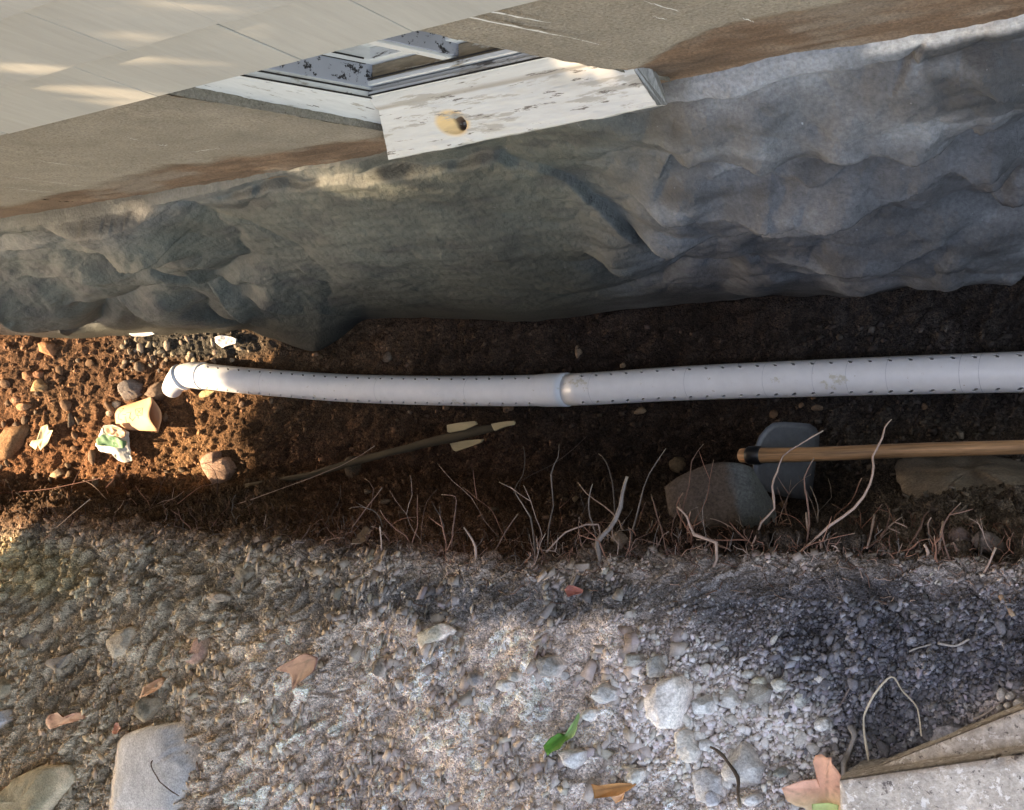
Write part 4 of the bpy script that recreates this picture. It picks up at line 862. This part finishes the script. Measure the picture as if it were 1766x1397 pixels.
roots = [
 ([(1036, 985), (1032, 946), (1038, 928), (1064, 895), (1075, 854), (1083, 821)], (.0105, .0085, .0060), RG, 'thickest cut root standing up from the rim', 1.05),
 ([(1296, 943), (1315, 903), (1336, 877), (1332, 839), (1341, 813), (1351, 786), (1379, 767), (1420, 743)], (.0048, .0038, .0020), RL, 'long kinked pale root crossing in front of the hoe blade', 1.0),
 ([(1379, 954), (1432, 907), (1473, 877), (1500, 835), (1507, 801), (1505, 786), (1522, 756), (1526, 737), (1538, 724)], (.0050, .0040, .0020), RL, 'longest pale root reaching across the hoe handle', 1.0),
 ([(921, 958), (920, 928), (913, 891), (891, 854), (883, 843), (861, 832)], (.0048, .0035, .002), RG, 'forked grey root leaning left, left of the thickest root', 1.0),
 ([(886, 850), (892, 834), (902, 818), (905, 788), (902, 770)], (.003, .0022, .0015), RG, 'upper prong of the forked grey root', .98),
 ([(944, 950), (946, 913), (955, 873), (951, 818), (963, 788), (964, 766)], (.0042, .003, .0016), RG, 'upright wavy root midway between the fork and the thickest root', .95),
 ([(898, 850), (898, 829), (950, 803), (990, 773), (1031, 737), (1078, 727)], (.0022, .0016, .0009), (.13, .09, .075), 'hair thin root trailing furthest towards the pipe', .7),
 ([(847, 960), (872, 917), (894, 886)], (.004, .003, .002), RC, 'straight slanting root below the forked one', 1.0),
 ([(821, 971), (821, 943), (812, 925), (802, 908)], (.0055, .005, .004), RL, 'stubby curved pale root end left of centre', 1.05),
 ([(780, 950), (780, 913), (788, 865), (780, 854), (762, 853)], (.004, .003, .0018), RC, 'hooked root leaning left beside the stake end', .98),
 ([(931, 968), (964, 928), (990, 910), (1031, 904), (1033, 932)], (.0045, .0038, .003), RL, 'arched root bending back down beside the thickest root', 1.02),
 ([(1086, 945), (1093, 910), (1104, 865), (1119, 818), (1148, 773)], (.0042, .0028, .0015), RG, 'tall thin root slanting right behind the thickest root', .95),
 ([(1066, 910), (1060, 876), (1056, 832), (1045, 796), (1032, 783)], (.0038, .0026, .0018), RG, 'bent root rising just above the thickest root', .95),
 ([(1080, 930), (1067, 899), (1042, 873), (1012, 851), (997, 832)], (.0038, .003, .0018), RL, 'slanting root crossing behind the thickest root to the left', .98),
 ([(1226, 990), (1237, 935), (1196, 921), (1185, 891), (1169, 875)], (.0062, .005, .003), RL, 'zigzag pale root in front of the big brown rock', 1.06),
 ([(1170, 930), (1174, 891), (1189, 836), (1193, 796), (1213, 766)], (.004, .003, .0015), RC, 'upright root left of the big brown rock', .95),
 ([(1150, 960), (1145, 928), (1134, 891), (1123, 853)], (.004, .003, .0018), RC, 'short straight root two roots right of the thickest', 1.0),
 ([(1590, 996), (1594, 970), (1598, 952), (1592, 938)], (.006, .0055, .0045), RL, 'stubby bent pinkish root end low on the right rim', 1.1),
 ([(1690, 1000), (1703, 975), (1718, 945)], (.0052, .0045, .0035), RL, 'short slanted pinkish root nearest the right edge', 1.12),
 ([(1496, 948), (1502, 918), (1507, 888)], (.0048, .004, .003), RL, 'short upright root below the end of the longest root', 1.02),
 ([(1566, 948), (1590, 911), (1594, 892), (1603, 880)], (.004, .003, .002), RC, 'thin kinked root in front of the mortar lump', 1.0),
 ([(1620, 950), (1623, 925), (1626, 899)], (.0045, .004, .003), RL, 'straight stub left of the round brown cobble', 1.05),
 ([(1500, 945), (1530, 914), (1535, 877)], (.0035, .003, .002), RC, 'thin curved root left of the mortar lump', 1.0),
 ([(1418, 945), (1409, 922), (1394, 918), (1390, 884)], (.0048, .004, .003), RL, 'elbow shaped root just right of the hoe blade', 1.03),
 ([(1410, 930), (1409, 899), (1398, 862), (1377, 820)], (.0022, .0016, .0009), (.16, .13, .12), 'fine grey root in front of the lower hoe blade', .8),
 ([(1405, 905), (1413, 880), (1434, 858), (1428, 824)], (.0028, .002, .0014), RG, 'fine forked root right of the hoe blade', .85),
 ([(400, 872), (480, 845), (587, 804), (646, 769)], (.003, .0022, .0015), RL, 'pale straight twig leaning over the left end of the stake', .8),
 ([(607, 925), (607, 910), (637, 869), (659, 840)], (.004, .003, .002), RC, 'slanting root left of the hooked one', .95),
 ([(637, 890), (644, 843), (629, 825)], (.003, .0025, .002), RC, 'short prong reaching up from the slanting root', .93),
 ([(659, 960), (657, 930), (655, 908)], (.004, .0035, .0028), RL, 'thin upright root by the brown flake on the rim', 1.02),
 ([(59, 947), (91, 915), (155, 860)], (.005, .004, .003), (.30, .19, .12), 'long reddish root lying down the left bank', .86),
 ([(-10, 850), (60, 846), (119, 836), (218, 816), (232, 822)], (.004, .003, .002), (.12, .05, .035), 'dark red root along the foot of the sunlit slope', .62),
 ([(120, 850), (135, 815), (150, 790)], (.003, .002, .0012), (.12, .05, .035), 'thin dark red root rising over the sunlit slope', .6),
 ([(172, 850), (195, 828), (205, 800)], (.0035, .003, .0018), (.12, .05, .035), 'dark red root below the crumpled wrapper', .62),
 ([(225, 858), (212, 835), (200, 812)], (.003, .0025, .0015), (.12, .05, .035), 'dark red root curling under the wrapper to the right', .62),
 ([(372, 862), (375, 825), (362, 803), (350, 798)], (.003, .002, .0012), (.10, .06, .045), 'thin dark root lying over the heart shaped stone', .62),
]
for pts, r, c, lab, zt_ in roots:
    zb_ = G(*pts[0])[2]; twig('root', pts, zb_ + (zt_ - zr_at(pts[0][0])) if pts[0][0] > 430 else zb_ + .04, r, c, lab, 'root', 'roots growing out of the trench rim')
# the many small shoots nobody would tell apart
rr_ = random.Random(11)
for k in range(290):
    if k < 200: x = rr_.gauss(1120, 340)
    else: x = rr_.uniform(20, 1760)
    if not 10 < x < 1760: continue
    y = rim_at(x) + rr_.uniform(-34, 26); ln = 12 + 34 * abs(rr_.gauss(0, 1)) ** 1.4 * (1.35 if rr_.random() < .2 else 1) * (.75 if x < 500 else 1); a = math.radians(-90 + rr_.gauss(0, 42)); pts = [(x, y)]; cx_, cy_ = x, y
    for q in range(4): a += rr_.gauss(0, .38); cx_ += math.cos(a) * ln / 4; cy_ += math.sin(a) * ln / 4; pts.append((cx_, cy_))
    zb_ = G(x, y)[2]; th = rr_.choice([.0007, .0009, .0012, .0017, .0026]); cc = rr_.choice([RC, RC, RL, RG, (.26, .13, .09), (.22, .11, .075)])
    right = x > 900
    twig('rootlet', pts, zb_ + rr_.uniform(-.06, .04), (th, th * .8, th * .45), cc, 'small thin rootlet sticking out of the right half of the trench rim' if right else 'small thin rootlet sticking out of the left half of the trench rim', 'rootlet', 'rootlets along the right half of the rim' if right else 'rootlets along the left half of the rim', sm=2, n=5)
    for _ in range(rr_.choice([0, 0, 1, 1, 2])):      # forks
        u = pts[rr_.choice([1, 2, 3])]; a2 = a + rr_.choice([-1, 1]) * rr_.uniform(.5, 1); p2 = [u, (u[0] + math.cos(a2) * ln * .2, u[1] + math.sin(a2) * ln * .2), (u[0] + math.cos(a2) * ln * .36, u[1] + math.sin(a2) * ln * .4)]
        ob = bpy.context.scene.collection.objects[-1]; par = [o for o in COL.objects if o.name.startswith('rootlet')][-1]
        W_ = np.array([onz(*q_, zb_) for q_ in p2]); V, f, X, P = tube(W_, (th * .6, th * .5, th * .3), 5, 2); mesh('fork', V, f, M['root'], par, np.array(cc) * np.ones((len(V), 1)))
# litter of fibres lying on the bank just under the rim: uncountable
mb = MB()
for k in range(900):
    x = rr_.uniform(0, 1766); y = rim_at(x) + abs(rr_.gauss(0, 45)) - 10; ln = rr_.uniform(8, 38); a = rr_.gauss(0, .6) if rr_.random() < .6 else rr_.uniform(0, 6.28); pts = []
    for q in range(4): pts.append(G(x, y) + Gn(x, y) * .003); x = min(max(x + math.cos(a) * ln / 4, -30), 1800); y += math.sin(a) * ln / 4; a += rr_.gauss(0, .5)
    V, f, X, P = tube(pts, (.0013, .0009), 4); cc = rr_.choice([RC, RG, RL, (.12, .1, .09)]); mb.add(V, f, np.array(cc) * rr_.uniform(.6, 1.2))
for k in range(900):
    x = rr_.gauss(1050, 420) if rr_.random() < .6 else rr_.uniform(0, 1766)
    if not 0 < x < 1766: continue
    y = rim_at(x) + rr_.uniform(-45, 14); z_ = G(x, y)[2]; ln = rr_.uniform(8, 34); a = math.radians(-90 + rr_.gauss(0, 45)); pts = []; z1 = z_ + rr_.uniform(-.05, .03)
    for q in range(5): pts.append(onz(x, y, z_ + (z1 - z_) * q / 4)); x += math.cos(a) * ln / 4; y += math.sin(a) * ln / 4; a += rr_.gauss(0, .45)
    V, f, X, P = tube(pts, (.0010, .0005), 4); cc = rr_.choice([(.2, .10, .07), (.26, .14, .10), RG, (.15, .08, .06)]); mb.add(V, f, np.array(cc) * rr_.uniform(.6, 1.1))
tag(mb.build('root_fibres', M['root']), 'mat of fine dry fibres under the rim', None, None, 'stuff')
for pts, r, c, lab in [
 ([(1499, 1326), (1497, 1290), (1490, 1243), (1499, 1223), (1514, 1196), (1539, 1169), (1558, 1191), (1580, 1216), (1587, 1239), (1599, 1268)], (.0022, .0027, .0015), (.52, .46, .36), 'arched pale straw twig on the dark gravel'),
 ([(1464, 1245), (1473, 1266), (1464, 1299), (1462, 1320), (1467, 1340)], (.0065, .006), (.22, .20, .18), 'thick wavy grey root lying left of the arched twig'),
 ([(1681, 1243), (1705, 1228), (1727, 1209)], (.003, .0022), (.32, .28, .26), 'straight grey twig above the concrete block'),
 ([(1251, 1284), (1265, 1292), (1278, 1307), (1295, 1345), (1305, 1385)], (.0035, .004), (.07, .05, .035), 'dark brown twig lying on the large pale rock'),
 ([(1356, 1195), (1343, 1229), (1332, 1263)], (.002, .0016), (.15, .12, .1), 'thin dark twig right of the white gravel'),
 ([(1723, 1020), (1737, 1059)], (.0045, .004), (.36, .24, .16), 'short straight brown stick near the right edge'),
 ([(1600, 1107), (1575, 1118), (1565, 1122)], (.0028, .002), (.34, .32, .3), 'grey bent twig in the middle of the dark gravel'),
 ([(1612, 1106), (1640, 1110), (1666, 1098)], (.0032, .0025), (.34, .32, .3), 'pale grey twig right of the bent one in the gravel'),
 ([(287, 1303), (291, 1312), (299, 1334), (318, 1350), (337, 1368)], (.0028, .0022), (.10, .06, .045), 'thin brown twig lying across the flat white stone'),
 ([(1430, 1236), (1445, 1215), (1470, 1180)], (.003, .002), (.16, .13, .12), 'dark forked twig above the lone white pebble'),
 ([(560, 1100), (600, 1085), (640, 1090)], (.0022, .0016), (.25, .2, .16), 'fine curved twig in the sandy soil left of centre')]:
    hi = .05 if 'flat white' in lab else .035 if 'pale rock' in lab else .0
    twig('twig', pts, None, r, c, lab, 'twig', None, lift0=(.016 if 'arched' in lab or 'wavy' in lab else .005) + hi)

# ------------------------------------------------------------------ leaves
def leaf(pts, colr, label, curl=.01, lift=.019, vein=None, wave=2.2, parent=None, name='leaf', cat='leaf', mat='leaf', n=60, tip=None, thick=.0008, crump=0., group=None):
    o = outline(pts, n); c = o.mean(0); Pc = G(*c); nrm = Gn(*c); d0 = Pc @ nrm + lift; D_ = depth(Pc); wd = max(np.ptp(o[:, 0]), np.ptp(o[:, 1])) * D_ / F; seed = int(c[0] + c[1])
    def base(p): d = ray(p[0], p[1]); return CAM + d * ((d0 - CAM @ nrm) / (d @ nrm))
    V = [base(c)]; rs = np.linspace(0, 1, 9)[1:]; rad_ = [0.]
    for r in rs:
        for q in o: V.append(base(c + (q - c) * r)); rad_.append(r)
    V = np.array(V); rad_ = np.array(rad_); h = curl * rad_ ** 2 * (1 + 1.2 * vnoise(V, wave / wd, seed)) + crump * (np.abs(fbm(V, 2.2 / wd, 3, seed + 3)) - .3)
    V = V + nrm * h[:, None]; m = len(V); Vb_ = V - nrm * thick; f = [(0, 1 + i, 1 + (i + 1) % n) for i in range(n)]
    for r in range(7):
        for i in range(n): a = 1 + r * n + i; b = 1 + r * n + (i + 1) % n; f.append((a, a + n, b + n, b))
    f += [tuple(x + m for x in q[::-1]) for q in f]
    for i in range(n): a = 1 + 7 * n + i; b = 1 + 7 * n + (i + 1) % n; f.append((a, a + m, b + m, b))
    V = np.concatenate([V, Vb_]); pj = proj(V)
    cv = np.array(colr) * (1 + .25 * fbm(V, 2 / wd, 3, seed)[:, None]); 
    if vein:
        for (x0, y0), (x1, y1) in vein:
            d = np.array([x1 - x0, y1 - y0], float); L_ = np.linalg.norm(d); d /= L_; q = pj - (x0, y0); s_ = q @ d; e = np.abs(q[:, 0] * d[1] - q[:, 1] * d[0]); k = ((s_ > -1) & (s_ < L_)) * np.exp(-(e / 1.6) ** 2); cv = cv * (1 - .45 * k[:, None])
    if tip: kk = sstep(tip[1], tip[1] + tip[2], (pj @ np.array(tip[0])))[:, None]; cv = cv * (1 - kk) + np.array(tip[3]) * kk
    ob = mesh(name, V, f, M[mat], parent, cv, loc=None if parent else base(c))
    if not parent: tag(ob, label, cat, group)
    return ob
leaf([(1402, 1314), (1406, 1303), (1419, 1300), (1429, 1306), (1440, 1305), (1439, 1314), (1447, 1326), (1456, 1345), (1462, 1380), (1458, 1410), (1400, 1410), (1392, 1392), (1378, 1390), (1360, 1380), (1353, 1358), (1370, 1352), (1388, 1345), (1410, 1343), (1406, 1330)], (.62, .34, .24), 'large orange lobed leaf against the corner of the concrete block', curl=.012, lift=.02, vein=[((1425, 1390), (1428, 1302)), ((1425, 1390), (1356, 1360)), ((1425, 1390), (1455, 1340))], n=90, tip=((0, 1), 1355, 40, (.66, .50, .32)))
leaf([(1402, 1386), (1430, 1384), (1447, 1388), (1446, 1412), (1404, 1412)], (.45, .55, .22), 'yellow green leaf scrap under the orange leaf at the bottom edge', lift=.036, curl=.003, n=30)
leaf([(1025, 1351), (1038, 1354), (1055, 1351), (1072, 1349), (1102, 1351), (1088, 1362), (1069, 1372), (1048, 1374), (1032, 1376), (1029, 1362)], (.46, .22, .08), 'curled orange brown leaf at the bottom centre', curl=.012, vein=[((1028, 1364), (1100, 1351))])
leaf([(1056, 1374), (1070, 1368), (1081, 1366), (1078, 1378), (1062, 1386)], (.62, .36, .20), 'small salmon leaf scrap under the orange brown leaf', curl=.004, lift=.008, n=30)
leaf([(940, 1286), (952, 1272), (967, 1263), (975, 1270), (988, 1256), (998, 1243), (1005, 1227), (1009, 1236), (1004, 1256), (994, 1270), (978, 1279), (970, 1291), (956, 1296), (947, 1303)], (.06, .20, .022), 'green leaf folded in two shades on the pale gravel', curl=.012, lift=.018, tip=((.8, -.6), 18, 5, (.26, .38, .16)), vein=[((943, 1296), (1004, 1234))])
leaf([(506, 1137), (518, 1130), (531, 1126), (549, 1134), (545, 1158), (530, 1172), (518, 1180), (510, 1190), (506, 1172), (500, 1162), (476, 1154), (490, 1146)], (.25, .125, .095), 'dull red leaf pressed into the soil left of centre', curl=.006, vein=[((498, 1150), (546, 1135)), ((510, 1186), (535, 1130))], lift=.034)
leaf([(82, 1246), (88, 1232), (100, 1228), (110, 1229), (117, 1236), (130, 1229), (143, 1228), (147, 1239), (136, 1243), (112, 1250), (92, 1257)], (.42, .20, .12), 'curly orange leaf left of the flat white stone', curl=.016)
leaf([(241, 1204), (251, 1185), (266, 1176), (282, 1167), (287, 1178), (276, 1190), (262, 1199)], (.38, .18, .085), 'long reddish brown leaf above the dark cobble', curl=.010)
leaf([(196, 1262), (200, 1248), (207, 1244), (212, 1255), (205, 1266)], (.40, .14, .08), 'tiny red leaf at the corner of the flat white stone', curl=.008, n=24)
leaf([(73, 736), (85, 731), (87, 742), (96, 741), (89, 753), (82, 766), (71, 777), (68, 766), (62, 776), (52, 768), (56, 760), (66, 758)], (.68, .54, .32), 'cream lobed leaf in the sun on the clay slope', curl=.008, lift=.02)
leaf([(975, 1018), (985, 1010), (1000, 1014), (1012, 1020), (996, 1026), (984, 1032)], (.28, .10, .08), 'small dark red leaf on the dark soil under the rim', curl=.01, n=30)
leaf([(606, 944), (618, 925), (632, 914), (643, 916), (636, 932), (622, 942)], (.36, .25, .17), 'tan flake of bark by the rim left of centre', curl=.006)
leaf([(222, 575), (236, 566), (253, 568), (270, 576), (250, 580), (232, 580)], (.78, .76, .70), 'bright white scrap of foam on the foundation foot', curl=.006, lift=.05, name='foam_scrap', cat='foam scrap', mat='paper', n=30, thick=.006)
leaf([(370, 582), (385, 578), (408, 584), (406, 592), (394, 596), (382, 600), (374, 592)], (.74, .72, .68), 'crumpled white scrap at the gravel drift behind the pipe', curl=.004, lift=.045, name='paper_scrap', cat='paper', mat='paper', n=30, thick=.004, crump=.03)
leaf([(372, 413), (386, 409), (400, 414), (420, 410), (410, 420), (386, 421)], (.7, .6, .42), 'x', curl=.002) if False else None

# ------------------------------------------------------------------ broken stake
stake = empty('broken_stake', G(700, 790), 'rotten wooden stake with a pale split end lying across the trench', 'stake')
sp = [(425, 838), (520, 822), (600, 800), (690, 776), (768, 757), (830, 742), (856, 738)]
zst = [.30, .30, .27, .24, .21, .19, .18]
V, f, X, P = tube([onz(x, y, z) for (x, y), z in zip(sp, zst)], (.010, .012, .013, .013, .017, .016, .008), 9, 5); V = V + .003 * np.stack([fbm(V, 30, 3, 1), fbm(V, 30, 3, 2), fbm(V, 30, 3, 3)], -1)
mesh('shaft', V, f, M['oldwood'], stake, tex=X)
for o_ in ([(770, 733), (790, 729), (818, 726), (822, 732), (800, 742), (771, 747)], [(775, 765), (800, 760), (833, 757), (828, 764), (806, 772), (783, 780)], [(846, 731), (868, 727), (887, 726), (886, 733), (868, 737), (852, 744)]):
    A = outline(o_, 20); z_ = .205; t4 = np.array([onz(x, y, z_ + .02 * (y < 750)) for x, y in A]); V = np.concatenate([t4, t4 - np.array([0, 0, .010])]); f = [tuple(range(20)), tuple(range(39, 19, -1))] + [(i, i + 20, (i + 1) % 20 + 20, (i + 1) % 20) for i in range(20)]
    o = mesh('splinter', V, f, M['palewood'], stake, smooth=False); bevel(o, .002)

# ------------------------------------------------------------------ litter: paper cup and wrapper
cup = empty('paper_cup', G(240, 720), 'crushed brown paper cup with black print lying by the pipe elbow', 'cup')
zc = G(240, 720)[2]
A_ = onz(206, 722, zc + .03); B_ = onz(268, 714, zc + .045)
ax = B_ - A_; Lc = np.linalg.norm(ax); ax /= Lc; upc = np.array([0, 0, 1.]); upc -= ax * (ax @ upc); upc /= np.linalg.norm(upc); sd = np.cross(ax, upc)
def cupP(s, a, k=1.): # crushed cone
    r = (.050 + .026 * s) * k; sq = .26 + .2 * (1 - s) + .07 * math.sin(2.3 * s * 3 + np.cos(a) * 2); return A_ + ax * Lc * (s * 1.0) + sd * r * np.cos(a) + upc * r * sq * np.sin(a) + ax * (.012 * math.cos(a * 1) + .008 * s * math.sin(3 * a)) + upc * .003 * math.sin(3 * a + s * 4)
n1_, n2_ = 14, 40; V = [cupP(s, a) for s in np.linspace(0, 1, n1_) for a in np.linspace(0, 2 * math.pi, n2_, endpoint=False)]; Vi = [cupP(s, a, .97) for s in np.linspace(0, 1, n1_) for a in np.linspace(0, 2 * math.pi, n2_, endpoint=False)]
fc = [tuple(q) for q in gridfaces(n1_, n2_, True)]; m_ = len(V); fi = [tuple(x + m_ for x in q[::-1]) for q in fc]; rimf = [((n1_ - 1) * n2_ + i, (n1_ - 1) * n2_ + (i + 1) % n2_, m_ + (n1_ - 1) * n2_ + (i + 1) % n2_, m_ + (n1_ - 1) * n2_ + i) for i in range(n2_)]
mesh('cup_wall', V + Vi, fc + fi + rimf, M['paper'], cup, np.tile(cz(.60, .34, .19), (2 * m_, 1)))
mesh('cup_bottom', [cupP(.02, a, .99) for a in np.linspace(0, 2 * math.pi, n2_, endpoint=False)], [tuple(range(n2_))], M['paper'], cup, np.tile(cz(.55, .32, .2), (n2_, 1)))
strokes = [[(.62, 1.1), (.62, 1.55), (.78, 1.55), (.78, 1.1), (.62, 1.1)], [(.66, 1.18), (.75, 1.47)], [(.75, 1.2), (.66, 1.4), (.66, 1.75)], [(.58, 1.62), (.46, 1.85), (.44, 1.55)], [(.50, 1.3), (.42, 1.7)], [(.38, 1.25), (.52, 1.25)], [(.34, 1.5), (.30, 1.9)], [(.27, 1.3), (.37, 1.35)], [(.14, 1.2), (.10, 1.6), (.2, 1.7)], [(.16, .9), (.24, 1.0), (.17, 1.2)], [(.22, .75), (.3, .8), (.26, .98)]]
for st in strokes:
    pp = []
    for (s0, a0), (s1, a1) in zip(st[:-1], st[1:]):
        for k in range(5): t_ = k / 5; pp.append(cupP(s0 + (s1 - s0) * t_, math.pi - (a0 + (a1 - a0) * t_) - .0, 1.012))
    pp.append(cupP(st[-1][0], math.pi - st[-1][1], 1.012)); V, f, X, P = tube(pp, (.0010, .0010), 5); mesh('print', V, f, M['ink'], cup)
wr = [(178, 734), (193, 732), (221, 745), (220, 766), (229, 794), (217, 798), (204, 794), (200, 785), (171, 779), (161, 768), (174, 745)]
wrap = empty('wrapper', G(195, 765), 'crumpled white and green wrapper beside the paper cup', 'wrapper')
leaf(wr, (.72, .70, .62), None, curl=.004, lift=.035, name='white_paper', mat='paper', crump=.05, thick=.002, parent=wrap, n=60)
leaf([(165, 758), (176, 749), (195, 752), (217, 761), (215, 773), (191, 771), (168, 767)], (.12, .26, .13), None, curl=.003, lift=.056, name='green_paper', mat='paper', crump=.03, thick=.002, parent=wrap, n=40)
leaf([(178, 735), (192, 733), (218, 745), (214, 756), (196, 751), (184, 748)], (.60, .38, .24), None, curl=.003, lift=.054, name='brown_paper', mat='paper', crump=.02, thick=.002, parent=wrap, n=40)

# ------------------------------------------------------------------ concrete blocks at the lower right
def block(corner, ex, ey, z, hgt, name, label, nx=60, ny=40):
    c0 = onz(*corner, z); a = onz(*ex, z) - c0; b = onz(*ey, z) - c0; V = []; 
    u = (1 - np.cos(np.linspace(0, np.pi, nx))) / 2; v = (1 - np.cos(np.linspace(0, np.pi, ny))) / 2; U, W2 = np.meshgrid(u, v); T_ = c0 + U[..., None] * a + W2[..., None] * b
    d = np.minimum(np.minimum(U * np.linalg.norm(a), (1 - U) * np.linalg.norm(a)), np.minimum(W2 * np.linalg.norm(b), (1 - W2) * np.linalg.norm(b)))
    T_[..., 2] += -.006 * np.exp(-d / .004) + .0018 * fbm(T_, 40, 3, 7) - .004 * sstep(.35, .6, fbm(T_, 25, 3, 8))
    V = T_.reshape(-1, 3); f = [tuple(q) for q in gridfaces(ny, nx)]
    per = [i for i in range(nx)] + [nx * (k + 1) - 1 for k in range(1, ny)] + [nx * (ny - 1) + i for i in range(nx - 2, -1, -1)] + [nx * k for k in range(ny - 2, 0, -1)]
    cur = per; npv = len(V); allV = [V]; cen = (c0 + a / 2 + b / 2)
    for k in range(1, 9):
        e = V[per].copy(); e[:, 2] = z - hgt * k / 8; e += .003 * np.stack([fbm(e, 40, 3, 9), fbm(e, 40, 3, 10), 0 * e[:, 0]], -1); out = (e - cen); out[:, 2] = 0; e += out / np.linalg.norm(out, axis=1)[:, None] * .004; allV.append(e)
        nxt = list(range(npv, npv + len(per))); npv += len(per)
        for i in range(len(per)): j = (i + 1) % len(per); f.append((cur[i], cur[j], nxt[j], nxt[i]))
        cur = nxt
    f.append(tuple(cur)); o = mesh(name, np.concatenate(allV), f, M['concrete']); return tag(o, label, 'concrete block', 'concrete blocks on the bank')
block((1496, 1331), (2050, 1112), (1570, 1480), 1.305, .14, 'concrete_block', 'speckled concrete block lying under the other at the lower right', 80, 30)
block((1446, 1348), (2050, 1262), (1452, 1640), 1.355, .15, 'concrete_block', 'front concrete block with a rounded corner resting on the other at the lower right', 90, 50)

# ------------------------------------------------------------------ the tree whose crown shades the yard (stands outside the picture, up-sun)
tree = empty('tree', (-9.5, -5.2, 1.2), 'leafy tree beyond the yard whose crown shades the trench', 'tree')
V, f, X, P = tube([(-9.5, -5.2, 1.0), (-9.45, -5.1, 2.4), (-9.2, -4.8, 3.8), (-8.6, -4.2, 4.9), (-7.6, -3.2, 5.4), (-6.2, -2.2, 5.7)], (.24, .19, .16, .12, .08, .03), 14, 5); V = V + .03 * fbm(V, 4, 3, 3)[:, None]
mesh('trunk', V, f, M['bark'], tree)
for tip in [(-5.5, -.6, 5.2), (-8.2, -.8, 5.4), (-4.3, -2.6, 5.2), (-7.2, -5.2, 5.6), (-10.5, -2.5, 5.8), (-6.8, -1.0, 5.0), (-3.8, -1.4, 5.0)]:
    V, f, X, P = tube([(-8.6, -4.2, 4.9), (np.array([-8.6, -4.2, 4.9]) + np.array(tip)) / 2 + np.array([0, 0, .25]), tip], (.07, .045, .012), 8, 5); mesh('limb', V, f, M['bark'], tree)
# leaf clusters fill the crown; leaves are cleared where sun patches are wanted
NL = 46000
u = rng.random((NL, 3)); Lp = np.stack([-11.5 + 9.3 * u[:, 0], -6.3 + 7.0 * u[:, 1], 3.5 + 1.3 * u[:, 2] ** 1.3], -1)
gaps = []   # (target point, radius) on the photographed surfaces that the sun reaches
def gp(p, r): gaps.append((np.asarray(p), r))
for x, y, r in [(20, 820, .3), (150, 790, .3), (280, 790, .2), (180, 640, .2), (60, 640, .25), (30, 720, .26), (40, 845, .3), (150, 838, .3), (260, 830, .25), (330, 655, .2), (120, 600, .3), (200, 600, .2), (400, 650, .12), (90, 760, .24), (170, 780, .20), (250, 770, .17), (300, 745, .15), (235, 725, .16), (60, 800, .2), (230, 820, .14), (350, 665, .10), (335, 640, .09), (390, 645, .07), (245, 572, .06), (390, 590, .07), (300, 800, .10), (130, 690, .12), (60, 600, .12), (385, 805, .05), (430, 600, .05), (310, 700, .1), (160, 830, .13)]: gp(G(x, y), r + .06)
def fpt(x, y):
    i = int(np.interp(x, FX, np.arange(len(FX)))); j = int(np.interp(y, FYp[:, i], np.arange(nft))); return FP[j, i]
for x, y, r in [(490, 300, .022), (540, 300, .018), (640, 310, .022), (700, 288, .03), (760, 300, .03), (690, 322, .02), (820, 290, .02), (740, 322, .02), (790, 283, .02), (395, 413, .025), (410, 360, .022), (430, 388, .02), (1050, 272, .022), (930, 248, .02), (470, 330, .018), (585, 318, .02), (665, 300, .022), (725, 300, .02), (845, 275, .022), (770, 290, .022), (650, 330, .016), (1000, 262, .016), (905, 243, .022), (520, 285, .02), (450, 310, .02), (360, 350, .02), (320, 362, .02)]: gp(fpt(x, y), r * .8 + .026)
for x, y, r in [(110, 360, .03), (165, 367, .03), (220, 372, .03), (300, 357, .02), (420, 275, .022), (390, 295, .025), (480, 296, .02), (560, 300, .02), (470, 160, .05), (415, 130, .05), (470, 10, .035), (560, 55, .035), (600, 62, .03), (60, 28, .025), (100, 108, .025), (110, 14, .02), (270, 105, .03), (75, 70, .02), (10, 140, .045), (5, 160, .03), (155, 178, .025), (135, 130, .02), (310, 15, .02), (320, 0, .03), (20, 222, .02), (75, 166, .018), (500, 105, .03), (90, 362, .03), (140, 350, .025), (190, 374, .03), (250, 352, .02), (340, 315, .02), (440, 285, .025), (370, 305, .02), (530, 275, .02), (350, 120, .02), (230, 150, .02), (205, 60, .02), (420, 50, .02), (640, 20, .025), (700, 12, .02)]:
    gp(ony(x, y, .48), r * .5 + .022)
for x, y, r in [(770, 170, .028), (800, 190, .03), (780, 215, .035), (850, 170, .03), (900, 160, .03), (840, 150, .02), (700, 90, .025), (860, 95, .02), (770, 240, .025), (940, 150, .02)]: gp(ony(x, y, .48), r * .4 + .024)
keep = np.ones(NL, bool)
for p, r in gaps:
    q = Lp - p; s_ = q @ SUN; e = np.linalg.norm(q - s_[:, None] * SUN, axis=1); keep &= (e > r)
Lp = Lp[keep]; NLk = len(Lp)
d1 = rng.normal(size=(NLk, 3)); d1 -= (d1 @ SUN)[:, None] * SUN * .6; d1 /= np.linalg.norm(d1, axis=1)[:, None]; d2 = np.cross(d1, SUN + rng.normal(0, .35, (NLk, 3))); d2 /= np.linalg.norm(d2, axis=1)[:, None]
s1 = rng.uniform(.075, .11, NLk)[:, None]; s2 = s1 * .62
Q = np.stack([Lp - d1 * s1, Lp + d2 * s2 - d1 * s1 * .1, Lp + d1 * s1, Lp - d2 * s2 - d1 * s1 * .1], 1)
cr = mesh('crown', Q.reshape(-1, 3), np.arange(NLk * 4).reshape(-1, 4), M['treeleaf'], tree, smooth=False)
print('leaves', NLk, 'objects', len(bpy.data.objects))
S.render.engine = 'CYCLES'
